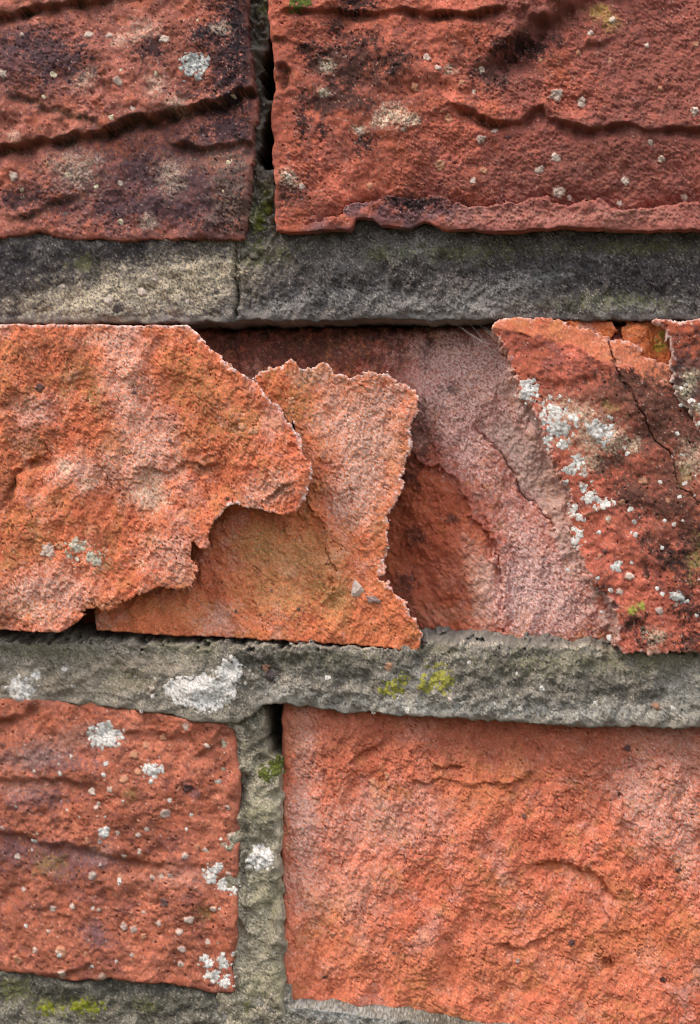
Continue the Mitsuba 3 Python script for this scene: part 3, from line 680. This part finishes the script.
# ------------------------------------------------------------------ middle mortar bed
R = Region(-520, 600, 1180, 750)
H, C = mortar(R, 820, (0.205, 0.185, 0.158), 1.0, 0.8)
H += -7
sdf = R.polygon(P([(-520, 612), (1180, 612), (1180, 728), (800, 728), (700, 727), (640, 727), (600, 728), (560, 725), (530, 724), (480, 720), (440, 717), (400, 716), (350, 713), (310, 708), (292, 704), (280, 703), (262, 706), (250, 718), (236, 722), (222, 723), (200, 722), (165, 715), (140, 711), (85, 705), (40, 702), (0, 701), (-520, 696)], -8))
sdf += 0.8 * R.noise(2.4, 825, 4, 70)
lower = edge_round(sdf, 5)
H += lower
top = P([(-520, 632), (0, 632), (200, 636), (420, 640), (520, 641), (620, 646), (700, 648), (1180, 652)], -8)
vtop = np.interp(R.UU[0], top[:, 0], top[:, 1])[None]
front = sstep(416, 428, R.UU)
back = np.clip((vtop + (10 - 5 * front) + 2.2 * R.noise(2.2, 827, 4, 80) - R.VV), 0, 60)                 # the weathered upper slope of the bed
calmed = sstep(0, 8, back)
H = H * (1 - 0.55 * calmed) - 7 * 0.55 * calmed - (1.3 + 4.0 * sstep(650, 630, R.UU)) * back
C = mixc(C, (0.12, 0.115, 0.112), 0.75 * sstep(0, 5, back) * front)                      # ledge painted darker to offset the light its flat top catches
right = sstep(240, 262, R.UU + 3 * R.noise(2, 828, 4, 40))
H += right * 1.0 * terrace(R.noise(2.8, 830, 3, 70, (0.6, 1.4)), 1.3, 0.15)
h, near = crease(R, [(270, 668), (300, 680), (350, 692), (420, 696), (500, 690), (600, 700), (700, 706)], 1.5, 2.5, up=18, down=10, edge=5, seed=832)
H -= h
C = mixc(C, (0.135, 0.125, 0.115), 0.5 * right * sstep(-0.5, 1, R.noise(2, 831, 5, 90)))
C = bloom_at(R, C, [(300, 700, 40, 9, 10), (380, 706, 50, 8, 0), (470, 708, 70, 8, 0), (600, 712, 80, 9, 0), (690, 690, 30, 16, 0), (420, 680, 30, 10, 0)], 834, (0.36, 0.36, 0.35), 0.7, 1.1)
C = green_at(R, C, [(80, 655, 22, 8), (165, 645, 16, 12), (200, 650, 22, 10), (125, 680, 16, 12), (560, 665, 80, 12), (660, 660, 40, 10), (440, 650, 16, 5), (40, 650, 40, 8), (330, 660, 50, 8)], 836, (0.15, 0.15, 0.06), 0.38)
C = dark_at(R, C, [(280, 660, 30, 10), (250, 668, 18, 12), (350, 665, 60, 10), (90, 660, 24, 8), (480, 680, 40, 10), (240, 690, 10, 18), (600, 690, 60, 10)], 838, (0.05, 0.048, 0.044), 0.45)
C = bloom_at(R, C, [(70, 685, 90, 14, 0), (130, 665, 60, 10, 0)], 839, (0.36, 0.29, 0.22), 0.6, 1.0)
H, C = nodules(R, H, C, [(387, 667, 5, 1), (270, 676, 8, 2), (264, 668, 5, 1), (657, 708, 5, 1), (150, 690, 4, 0), (212, 700, 4, 0), (450, 700, 3, 0)], 840)
H, C = worn_edge(H, C, sdf)
put('brick_wall__mortar_bed_001', slab(R, sdf, H, C, 90, seed=12, rings=5, coarse=10), 'mortar_surface')
SURF['middle_bed'] = (R, H)

# ------------------------------------------------------------------ lower left brick
R = Region(-790, 680, 260, 1015)
H, C = old_face(R, 900, (0.34, 0.115, 0.074), 0.5, 1.1)
H = H - 8
dirt_shade = 0
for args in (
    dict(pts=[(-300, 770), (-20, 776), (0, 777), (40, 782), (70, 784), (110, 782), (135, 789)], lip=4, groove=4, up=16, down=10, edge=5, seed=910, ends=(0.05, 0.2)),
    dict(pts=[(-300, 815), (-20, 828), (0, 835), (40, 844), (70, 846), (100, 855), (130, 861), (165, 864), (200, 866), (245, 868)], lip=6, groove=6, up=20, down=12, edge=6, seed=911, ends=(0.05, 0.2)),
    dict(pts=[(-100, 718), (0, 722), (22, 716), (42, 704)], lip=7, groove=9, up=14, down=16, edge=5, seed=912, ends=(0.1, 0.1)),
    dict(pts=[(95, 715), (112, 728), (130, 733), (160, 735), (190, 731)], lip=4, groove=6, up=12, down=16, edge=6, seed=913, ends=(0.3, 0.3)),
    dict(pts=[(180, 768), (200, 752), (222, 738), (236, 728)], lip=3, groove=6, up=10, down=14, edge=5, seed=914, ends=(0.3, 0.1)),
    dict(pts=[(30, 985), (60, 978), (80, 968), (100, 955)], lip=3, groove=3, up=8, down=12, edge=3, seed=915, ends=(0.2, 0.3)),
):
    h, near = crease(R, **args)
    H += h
    dirt_shade = np.maximum(dirt_shade, near)
sdf = R.polygon(P([(-790, 690), (-100, 697), (0, 700), (40, 702), (85, 704), (140, 711), (200, 722), (222, 723), (232, 732), (237, 760), (238, 800), (237, 850), (236, 900), (234, 950), (233, 994), (215, 996), (180, 990), (150, 986), (110, 982), (80, 983), (45, 981), (30, 975), (0, 975), (-790, 960)]))
sdf += 0.55 * R.noise(3.4, 920, 5, 40) + 0.7 * R.noise(2.5, 921, 10, 90)
H += edge_round(sdf, 5)
H, C = settle(H, C, dirt_shade)
C = mixc(C, (0.13, 0.05, 0.03), 0.55 * dirt_shade)  # creases darkened in colour, dirt and painted shade together
C = dark_at(R, C, [(5, 850, 24, 14), (60, 862, 30, 14), (95, 860, 14, 8), (90, 933, 12, 10), (100, 938, 8, 8), (40, 760, 40, 10), (190, 795, 6, 5), (30, 800, 24, 10)], 925, (0.13, 0.075, 0.09), 0.65)
C = bloom_at(R, C, [(60, 745, 50, 12, -15), (30, 760, 30, 10, 0), (100, 855, 14, 8, 0), (20, 790, 30, 8, 0), (180, 880, 40, 10, 0)], 930, (0.42, 0.27, 0.24), 0.5)
C = green_at(R, C, [(45, 865, 18, 10), (205, 915, 10, 8), (130, 795, 7, 6)], 932, (0.25, 0.2, 0.05), 0.4)
rng = np.random.default_rng(933)
extra = [(rng.uniform(0, 235), rng.uniform(745, 975), rng.uniform(1.5, 3.2), int(rng.choice([0, 0, 1]))) for _ in range(34)]
H, C = nodules(R, H, C, [(184, 729, 5, 0), (160, 739, 5, 1), (143, 747, 5, 1), (132, 756, 5, 1), (123, 780, 6, 1), (136, 773, 5, 1), (205, 747, 3.5, 0), (185, 790, 6, 2), (163, 815, 7, 0), (110, 790, 4, 0), (90, 792, 5, 0), (138, 852, 4, 0), (184, 857, 5, 0), (203, 851, 3, 0), (230, 838, 5, 0), (118, 880, 5, 1), (122, 929, 6, 0), (131, 931, 5, 0), (188, 922, 6, 0), (157, 925, 4, 0), (142, 938, 4, 1), (180, 952, 5, 0), (178, 967, 4, 0), (178, 934, 4, 0), (50, 911, 4, 0), (34, 951, 4, 0), (60, 953, 7, 1), (16, 961, 6, 1), (100, 980, 5, 0), (60, 975, 5, 0), (206, 944, 4, 0), (212, 911, 5, 0), (92, 877, 5, 0), (162, 904, 6, 2), (130, 957, 3, 0), (71, 908, 4, 0), (117, 834, 3, 0), (145, 830, 3, 0), (15, 858, 4, 0)] + extra, 934)
H, C = worn_edge(H, C, sdf)
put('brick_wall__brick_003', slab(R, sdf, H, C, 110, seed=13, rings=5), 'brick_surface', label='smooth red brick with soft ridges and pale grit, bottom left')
SURF['low_left'] = (R, H)

# ------------------------------------------------------------------ lower perpend
R = Region(210, 680, 310, 1060)
H, C = mortar(R, 950, (0.24, 0.215, 0.165), 1.0, 1.0)
H += -13
sdf = R.polygon(P([(218, 690), (262, 690), (266, 712), (264, 725), (266, 745), (270, 755), (280, 758), (281, 800), (280, 850), (282, 900), (283, 950), (284, 1000), (290, 1060), (218, 1060)], -12))
sdf += 1.2 * R.noise(3.4, 955, 5, 30)
H += edge_round(sdf, 4) + 1.2 * R.noise(2.8, 956, 8, 60)
C = green_at(R, C, [(268, 768, 14, 12), (258, 815, 14, 14), (276, 980, 6, 20), (255, 990, 12, 14), (265, 900, 14, 20)], 958, (0.17, 0.17, 0.07), 0.4)
C = dark_at(R, C, [(255, 725, 14, 28), (262, 700, 14, 12), (243, 840, 4, 60)], 960, (0.06, 0.055, 0.045), 0.75)
C = bloom_at(R, C, [(260, 890, 14, 60, 0), (272, 800, 8, 20, 0)], 961, (0.40, 0.36, 0.27), 0.5)
H, C = worn_edge(H, C, sdf)
put('brick_wall__mortar_joint_001', slab(R, sdf, H, C, 100, seed=14), 'mortar_surface')
SURF['lower_joint'] = (R, H)

# ------------------------------------------------------------------ lower right brick, its face gone
R = Region(265, 685, 1330, 1055)
H, C = spall(R, 1000, (0.56, 0.165, 0.098), 0.75, 0.6)
H = H - 30
sdf = R.polygon(P([(283, 690), (1320, 690), (1320, 1045), (700, 1040), (520, 1031), (450, 1023), (400, 1015), (340, 1008), (300, 1003), (284, 999), (282, 950), (281, 850), (280, 760), (282, 720)], -28))
sdf += 0.6 * R.noise(3.4, 1005, 5, 40)
H += edge_round(sdf, 6)
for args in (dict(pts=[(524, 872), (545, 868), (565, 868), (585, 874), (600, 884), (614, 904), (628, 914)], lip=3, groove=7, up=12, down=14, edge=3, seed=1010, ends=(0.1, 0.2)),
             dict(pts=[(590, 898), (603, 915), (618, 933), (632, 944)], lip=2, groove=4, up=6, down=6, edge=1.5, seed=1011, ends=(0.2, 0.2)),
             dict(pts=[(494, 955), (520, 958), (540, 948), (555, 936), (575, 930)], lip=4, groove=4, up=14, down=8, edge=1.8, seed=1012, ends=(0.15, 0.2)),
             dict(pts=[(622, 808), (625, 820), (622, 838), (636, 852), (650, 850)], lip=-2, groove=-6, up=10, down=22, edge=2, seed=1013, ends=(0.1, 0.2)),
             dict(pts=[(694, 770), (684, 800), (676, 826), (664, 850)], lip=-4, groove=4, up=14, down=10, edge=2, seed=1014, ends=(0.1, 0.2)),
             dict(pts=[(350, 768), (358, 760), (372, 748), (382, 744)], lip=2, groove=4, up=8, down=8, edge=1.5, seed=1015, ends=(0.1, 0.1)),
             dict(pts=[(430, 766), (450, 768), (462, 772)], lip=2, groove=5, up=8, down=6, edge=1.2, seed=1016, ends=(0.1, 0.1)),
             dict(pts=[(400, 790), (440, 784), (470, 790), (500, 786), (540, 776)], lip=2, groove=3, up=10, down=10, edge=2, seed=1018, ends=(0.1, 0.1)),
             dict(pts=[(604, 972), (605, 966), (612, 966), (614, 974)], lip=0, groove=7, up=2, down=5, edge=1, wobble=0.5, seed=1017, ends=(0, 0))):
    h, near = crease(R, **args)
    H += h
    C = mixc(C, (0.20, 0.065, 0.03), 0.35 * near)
C = bloom_at(R, C, [(640, 790, 30, 30, 20), (655, 830, 24, 30, 0), (298, 800, 10, 90, 4), (305, 860, 16, 60, 0), (690, 760, 20, 60, 0), (340, 900, 40, 30, 0), (300, 730, 14, 30, 0), (690, 850, 14, 40, 0), (660, 740, 40, 20, 0), (380, 830, 60, 30, 0)], 1020, (0.60, 0.42, 0.38), 0.62)
C = bloom_at(R, C, [(420, 980, 120, 30, 5), (560, 960, 80, 40, 0), (330, 930, 40, 60, 0)], 1022, (0.58, 0.20, 0.10), 0.5, 0.3)
C = bloom_at(R, C, [(560, 875, 24, 7, 10), (620, 895, 20, 10, 40), (480, 800, 40, 20, 0), (640, 950, 40, 24, 0)], 1023, (0.40, 0.15, 0.05), 0.55, 0.4)
C = mixc(C, (0.33, 0.11, 0.07), 0.5 * sstep(790, 735, R.VV + 12 * R.noise(2, 1024, 5, 60)))  # painted shade below the overhanging mortar bed
H, C = nodules(R, H, C, [(524, 821, 4, 2), (572, 949, 5, 2), (680, 875, 4, 2), (369, 787, 5, 1), (665, 987, 4, 2), (517, 969, 3, 0), (329, 942, 4, 1), (384, 780, 4, 1), (391, 961, 2.5, 2), (321, 985, 3, 2), (620, 800, 3, 2), (628, 752, 5, 2)], 1030)
H, C = worn_edge(H, C, sdf)
put('brick_wall__brick_004', slab(R, sdf, H, C, 100, seed=15), 'brick_surface', label='bright orange red brick with a rough broken face, bottom right')
SURF['low_right'] = (R, H)

# ------------------------------------------------------------------ bottom mortar bed
R = Region(-520, 955, 1180, 1105)
H, C = mortar(R, 1100, (0.13, 0.12, 0.10), 1.0, 0.8)
H += -14
sdf = R.polygon(P([(-520, 950), (255, 975), (300, 990), (400, 1002), (520, 1018), (700, 1028), (1180, 1032), (1180, 1105), (-520, 1105)], -14)) + 1.2 * R.noise(3.4, 1105, 5, 40)
bt = P([(-520, 965), (0, 975), (235, 995), (300, 1003), (400, 1015), (520, 1031), (700, 1041), (1180, 1046)], -14)
vb = np.interp(R.UU[0], bt[:, 0], bt[:, 1])[None]
H -= np.where(R.UU > 288, 5.0, 0.5) * np.clip(vb + 5 + 0.8 * R.noise(2.8, 1107, 12, 80) - R.VV, 0, 30)
H += edge_round(sdf, 4)
C = green_at(R, C, [(78, 1009, 22, 9), (40, 1012, 12, 8), (145, 1008, 12, 6), (240, 1005, 10, 10), (10, 995, 20, 10)], 1110, (0.20, 0.21, 0.04), 0.6)
C = dark_at(R, C, [(60, 995, 80, 10), (180, 1005, 40, 10)], 1112, (0.05, 0.05, 0.042), 0.6)
C = bloom_at(R, C, [(340, 1018, 60, 8, 6), (225, 1005, 10, 16, 0)], 1113, (0.42, 0.44, 0.46), 0.6)
put('brick_wall__mortar_bed_002', slab(R, sdf, H, C, 80, seed=16, coarse=10), 'mortar_surface')
SURF['bottom_bed'] = (R, H)


# ------------------------------------------------------------------ lichen and moss, each on the surface it grows on
def crust_on(where, blobs, thick, cols, seed, gaps=0.5, fine=1.5):
    """A growth: crumbly islands inside the given blobs, following the relief below."""
    R0, H0 = SURF[where]
    cs = np.array([W(b[0], b[1]) for b in blobs])
    rad = max(max(b[2:4]) for b in blobs) * 1.9 + 6
    i0, i1 = [int(np.clip(x, 0, R0.shape[1] - 1)) for x in (cs[:, 0].min() - rad - R0.u0, cs[:, 0].max() + rad - R0.u0)]
    j0, j1 = [int(np.clip(x, 0, R0.shape[0] - 1)) for x in (cs[:, 1].min() - rad - R0.v0, cs[:, 1].max() + rad - R0.v0)]
    R = Region(R0.u[i0], R0.v[j0], R0.u[i1], R0.v[j1])
    base = H0[j0:j1 + 1, i0:i1 + 1][:R.shape[0], :R.shape[1]]
    base = ndi.gaussian_filter(base, 0.5)
    n = 0.9 * R.noise(1.6, seed, 1.6, 18) + 0.25 * R.noise(0.6, seed + 7, 1.0, 8)
    m = np.full(R.shape, -9.0)
    for (x, y, rx, ry), c in zip(blobs, cs):
        m = np.maximum(m, 1 - np.sqrt(((R.UU - c[0]) / rx) ** 2 + ((R.VV - c[1]) / ry) ** 2))
    f = m * 2.2 + 1.35 * gaps * n
    f = ndi.gaussian_filter(f, 0.5)
    g1, g0 = np.gradient(f)
    sdf = f / np.maximum(np.sqrt(g0 * g0 + g1 * g1), 0.12)
    dist = ndi.distance_transform_edt(f > 0)
    H = base + 0.15 + 0.18 * thick * (1 - np.exp(-dist / 1.2)) + 0.05 * thick * R.noise(0.6, seed + 1, 1.2, 8)
    C = np.ones(R.shape + (3,)) * np.asarray(cols[0])
    C = mixc(C, cols[1], sstep(-0.6, 1.3, R.noise(0.9, seed + 2, 1.2, 12)))
    C = mixc(C, cols[1], 0.7 * sstep(2.2, 0.5, dist))
    C = C * np.exp(0.16 * R.noise(0.5, seed + 3, 1.0, 6))[..., None]
    return slab(R, sdf, H, C, 0.42 * thick + 2.5, rings=2, rim_rough=0.3, speckle=0.04, seed=seed, window=(-1e4, -1e4, 1e4, 1e4))


WHITE = ((0.66, 0.66, 0.66), (0.40, 0.36, 0.34))
GREY = ((0.46, 0.47, 0.47), (0.22, 0.23, 0.24))
CREAM = ((0.60, 0.55, 0.42), (0.40, 0.34, 0.24))
YELLOW = ((0.30, 0.29, 0.06), (0.17, 0.16, 0.05))
MOSS = ((0.10, 0.12, 0.025), (0.06, 0.065, 0.025))

for key, where, blobs, thick, cols, gaps, text in (
    ('lichen_patch', 'top_left', [(196, 67, 14, 13)], 2.6, GREY, 0.5, 'round grey lichen on the top left brick above its slanting fold'),
    ('lichen_patch', 'face_piece', [(529, 391, 10, 11), (527, 384, 6, 7)], 1.8, WHITE, 0.55, 'white lichen at the broken left edge of the cracked red face, highest there'),
    ('lichen_patch', 'face_piece', [(552, 416, 11, 13), (560, 428, 12, 12), (548, 440, 5, 6), (566, 444, 6, 6), (574, 418, 6, 5)], 1.8, WHITE, 0.95, 'broad broken white lichen on the upper part of the cracked red face'),
    ('lichen_patch', 'face_piece', [(601, 433, 11, 12), (592, 428, 6, 7)], 1.8, WHITE, 0.9, 'white lichen nearest the crack on the red face, right of the broad one'),
    ('lichen_patch', 'face_piece', [(578, 463, 8, 7), (571, 470, 6, 5), (584, 476, 4, 3), (566, 482, 3, 3)], 1.5, WHITE, 0.9, 'small ragged white lichen below the broad one on the cracked red face'),
    ('lichen_patch', 'face_piece', [(592, 498, 8, 6), (602, 503, 9, 5), (585, 490, 4, 4)], 1.5, WHITE, 0.9, 'branching white lichen in the middle of the cracked red face'),
    ('lichen_patch', 'face_piece', [(578, 537, 6, 9), (581, 518, 6, 4), (573, 510, 4, 5)], 1.5, WHITE, 0.8, 'white lichen lowest along the broken left edge of the cracked red face'),
    ('lichen_patch', 'face_piece', [(616, 567, 6, 6)], 1.5, WHITE, 0.5, 'largest single white lichen dot on the bare red lower half of the cracked face'),
    ('lichen_patch', 'face_piece', [(678, 597, 8, 7)], 1.4, GREY, 0.8, 'grey ring of lichen low on the cracked face near the right end'),
    ('lichen_patch', 'middle_bed', [(186, 692, 22, 16), (208, 694, 20, 20), (229, 672, 13, 14), (222, 690, 14, 16), (170, 690, 10, 10)], 2.4, WHITE, 0.3, 'largest white lichen, on the middle mortar bed left of the hollow joint'),
    ('lichen_patch', 'middle_bed', [(20, 688, 15, 13), (34, 676, 5, 5)], 2.4, WHITE, 0.5, 'white lichen at the left end of the middle mortar bed'),
    ('lichen_patch', 'low_left', [(103, 737, 17, 13)], 2.6, WHITE, 0.4, 'large white lichen near the top of the bottom left brick'),
    ('lichen_patch', 'low_left', [(152, 772, 10, 9)], 2.0, WHITE, 0.5, 'smaller white lichen right of and below the large one on the bottom left brick'),
    ('lichen_patch', 'low_left', [(104, 834, 7, 6)], 2.0, WHITE, 0.4, 'white lichen dot above the middle ridge of the bottom left brick'),
    ('lichen_patch', 'low_left', [(210, 877, 7, 9), (226, 886, 12, 8), (215, 868, 6, 6)], 2.0, WHITE, 0.8, 'white lichen at the right edge of the bottom left brick, halfway down'),
    ('lichen_patch', 'low_left', [(207, 965, 8, 7), (222, 962, 6, 8), (214, 978, 10, 6), (224, 984, 7, 7)], 2.0, WHITE, 0.9, 'loose white lichen in the lower right corner of the bottom left brick'),
    ('lichen_patch', 'lower_joint', [(259, 861, 14, 12)], 2.4, WHITE, 0.5, 'white lichen on the lower upright mortar joint'),
    ('lichen_patch', 'bottom_bed', [(228, 1005, 7, 13)], 2.0, WHITE, 0.6, 'pale lichen on the bottom mortar bed below the upright joint'),
    ('lichen_patch', 'middle_bed', [(440, 680, 14, 11), (426, 688, 8, 7), (392, 690, 12, 7), (400, 680, 6, 6)], 2.2, YELLOW, 0.9, 'yellow green lichen on the middle mortar bed right of the joint'),
    ('lichen_patch', 'face_piece', [(632, 610, 5, 5), (640, 606, 4, 4)], 1.2, YELLOW, 0.7, 'tiny yellow lichen low on the cracked red face'),
    ('lichen_patch', 'left_flake', [(80, 546, 9, 8), (98, 558, 9, 8), (72, 555, 4, 5)], 1.3, ((0.55, 0.56, 0.48), (0.40, 0.30, 0.22)), 0.9, 'pale greenish lichen on the left flake beside its round lump'),
    ('moss_tuft', 'lower_joint', [(272, 770, 8, 8), (265, 776, 9, 7), (278, 764, 5, 6)], 4.0, MOSS, 0.7, 'green moss at the foot of the hollow in the lower upright joint'),
    ('moss_tuft', 'upper_joint', [(265, 205, 5, 9), (258, 222, 5, 7)], 3.0, MOSS, 0.9, 'green moss low in the upper upright joint'),
    ('moss_tuft', 'top_right', [(300, 5, 12, 5), (296, 9, 6, 4)], 2.2, MOSS, 0.8, 'green moss at the top edge of the top right brick'),
    ('moss_tuft', 'bottom_bed', [(80, 1009, 18, 6), (42, 1013, 8, 5)], 2.5, ((0.26, 0.28, 0.03), (0.12, 0.13, 0.03)), 0.9, 'yellow green moss on the bottom mortar bed'),
):
    k, i = key, 0
    while k in scene:
        i += 1
        k = f'{key}_{i:03d}'
    put(k, crust_on(where, blobs, thick, cols, 2000 + 13 * len(labels), gaps), 'lichen_surface', label=text, category='lichen' if key == 'lichen_patch' else 'moss')

# the many specks too small to single out
rng = np.random.default_rng(5)
specks = []
for where, box, n, r in (('face_piece', (565, 400, 700, 640), 44, (1.0, 2.6)), ('low_left', (0, 760, 235, 980), 26, (1.4, 3.0)), ('top_left', (0, 20, 240, 230), 14, (1.4, 3.2)), ('scrap', (680, 370, 700, 430), 8, (1.4, 3.2)), ('middle_bed', (0, 650, 700, 715), 24, (1.4, 3.0))):
    bl = []
    for _ in range(n):
        s = rng.uniform(*r)
        bl.append((rng.uniform(box[0], box[2]), rng.uniform(box[1], box[3]), s * rng.uniform(0.8, 1.4), s))
    specks.append(crust_on(where, bl, 1.2, WHITE if where != 'top_left' else CREAM, 3000 + len(specks) * 17, 0.5))
put('lichen_specks', specks, 'lichen_surface', label='scattered pale lichen specks dotted over bricks and mortar', category='lichen', kind='stuff')

# old cobweb threads slung from the bed to the broken edge
threads = []
for i, (a, b) in enumerate((((462, 326), (497, 352)), ((470, 322), (505, 366)), ((478, 322), (499, 340)), ((466, 330), (513, 378)), ((484, 324), (494, 333)), ((455, 322), (490, 344)), ((574, 320), (588, 326)))):
    p, q = W(*a), W(*b)
    t = np.linspace(0, 1, 14)[:, None]
    path = np.concatenate([p + (q - p) * t, -24 + 20 * t], 1) + np.concatenate([0 * t, 5 * t * (1 - t), 0 * t], 1) + np.random.default_rng(60 + i).normal(0, 0.25, (14, 3))
    ang = np.arange(5) * 2 * math.pi / 5
    ring = 0.17 * np.stack([np.cos(ang), np.sin(ang) * 0.7, np.sin(ang) * 0.7], 1)
    V = (path[:, None] + ring[None]).reshape(-1, 3)
    F = [(5 * j + k, 5 * j + (k + 1) % 5, 5 * j + 5 + k) for j in range(13) for k in range(5)] + [(5 * j + (k + 1) % 5, 5 * j + 5 + (k + 1) % 5, 5 * j + 5 + k) for j in range(13) for k in range(5)]
    threads.append((V, np.array(F), np.full((len(V), 3), 0.28)))
put('cobweb', threads, 'lichen_surface', label='thin pale cobweb threads between upper mortar and the cracked red face', category='cobweb', kind='stuff')

# ------------------------------------------------------------------ the rest of the wall
PITCH_U, PITCH_V, LEN, TALL = 1046, 390, 1024, 312
LOW = 512 + Z0 / U


def plain_brick(seed, red):
    R = Region(0, 0, LEN, TALL, 8.0)
    n = R.noise(2.4, seed, 16, 500)
    H = 5 * n + 2.0 * R.noise(1.0, seed + 1, 16, 60)
    C = np.ones(R.shape + (3,)) * np.asarray(red) * np.exp(0.25 * R.noise(2, seed + 2, 16, 400) + 0.15 * R.noise(0.6, seed + 3, 16, 60))[..., None]
    C = mixc(C, (0.07, 0.05, 0.05), 0.6 * sstep(0.6, 1.8, R.noise(2, seed + 4, 16, 300)))
    C = mixc(C, (0.5, 0.42, 0.36), 0.6 * sstep(1.5, 2.4, R.noise(1.4, seed + 5, 16, 120)))
    sdf = R.polygon(np.array([(4, 4), (LEN - 4, 4), (LEN - 4, TALL - 4), (4, TALL - 4)])) + 3 * R.noise(2, seed + 6, 16, 120)
    H += edge_round(sdf, 16, 8.0)
    return slab(R, sdf, H, C, 110, rings=3, rim_rough=1.5, seed=seed, window=(-1e4, -1e4, 1e4, 1e4))


def plain_mortar(w, h, seed, res):
    R = Region(0, 0, w, h, res)
    H = 4 * R.noise(1.8, seed, 2 * res, 200)
    C = np.ones(R.shape + (3,)) * np.array((0.17, 0.155, 0.125)) * np.exp(0.3 * R.noise(1.2, seed + 1, 2 * res, 200))[..., None]
    sdf = R.polygon(np.array([(1, 1), (w - 1, 1), (w - 1, h - 1), (1, h - 1)]))
    return slab(R, sdf, H, C, 90, rings=2, rim_rough=0.5, seed=seed, window=(-1e4, -1e4, 1e4, 1e4))


def shape_of(piece, bsdf):
    V, F, K = piece
    world = np.stack([V[:, 0] * U, -V[:, 2] * U, -V[:, 1] * U], 1)
    return mikit.ply(trimesh.Trimesh(world, F, process=False), bsdf, smooth=True, color=K)


def numbered(key):
    i = 0
    k = key
    while k in scene:
        i += 1
        k = f'{key}_{i:03d}'
    return k


variants = [shape_of(plain_brick(6000 + 20 * i, c), 'brick_surface') for i, c in enumerate(((0.30, 0.075, 0.048), (0.25, 0.07, 0.052), (0.38, 0.10, 0.05), (0.33, 0.085, 0.05)))]
bed_shape = shape_of(plain_mortar(9500, 90, 6200, 15.0), 'mortar_surface')
bed_left, bed_right = shape_of(plain_mortar(3450, 90, 6210, 15.0), 'mortar_surface'), shape_of(plain_mortar(4000, 90, 6220, 15.0), 'mortar_surface')
joint_shape = shape_of(plain_mortar(36, 330, 6230, 6.0), 'mortar_surface')
U0, U1 = -3950, 5150


def move(u, v, w=0.0):
    return T().translate([(u - 350) * U, -w * U, Z0 - (v - 512) * U])


built = {(1, 0), (1, 1), (2, 0), (3, 0), (3, 1)}
rng = np.random.default_rng(9)
for k in range(-7, 17):
    top = 322 + PITCH_V * (k - 2)
    first = 272 if k % 2 else -254
    if top + TALL > LOW + 150:
        continue
    for j in range(-4, 5):
        u = first + PITCH_U * j
        seen = (k in (1, 3) and j in (-1, 0)) or (k == 2 and j == 0)
        if not seen:
            scene[numbered('brick_wall__brick')] = {**variants[int(rng.integers(4))], 'to_world': move(u, top, rng.uniform(-6, 3))}
        if not (k in (1, 3) and j == 0):
            scene[numbered('brick_wall__mortar_joint')] = {**joint_shape, 'to_world': move(u - 30, top - 8, -16)}
    if k in (1, 2, 3):
        scene[numbered('brick_wall__mortar_bed')] = {**bed_left, 'to_world': move(-3960, top + TALL - 5, -16)}
        scene[numbered('brick_wall__mortar_bed')] = {**bed_right, 'to_world': move(1170, top + TALL - 5, -16)}
    else:
        scene[numbered('brick_wall__mortar_bed')] = {**bed_shape, 'to_world': move(-3960, top + TALL - 5, -16)}

WIDE, TOPV = 9200 * U, 322 + PITCH_V * -9
core_top = Z0 - (TOPV - 512) * U
m = trimesh.creation.box((WIDE * 0.97, 0.19, core_top - 0.02 + 0.3))
m.apply_translation([(600 - 350) * U, 0.024 + 0.095, (core_top - 0.02 - 0.3) / 2])
scene['brick_wall__core'] = mikit.ply(m, 'mortar_surface', color=np.full((len(m.vertices), 3), 0.10))
m = trimesh.creation.box((WIDE * 1.03, 0.30, 0.06))
m.apply_translation([(600 - 350) * U, 0.115, core_top + 0.01])
m = m.subdivide().subdivide().subdivide()
scene['brick_wall__coping'] = mikit.ply(m, 'mortar_surface', color=np.full((len(m.vertices), 3), 0.22))
labels['brick_wall'] = {'label': 'weathered red brick wall with grey mortar and frost split faces', 'category': 'wall'}

m = trimesh.creation.box((120, 120, 0.2))
m.apply_translation([0, 0, -0.1])
scene['ground'] = mikit.ply(m, 'ground_surface')
labels['ground'] = {'label': 'earth and short grass ground at the foot of the brick wall', 'category': 'ground', 'kind': 'structure'}
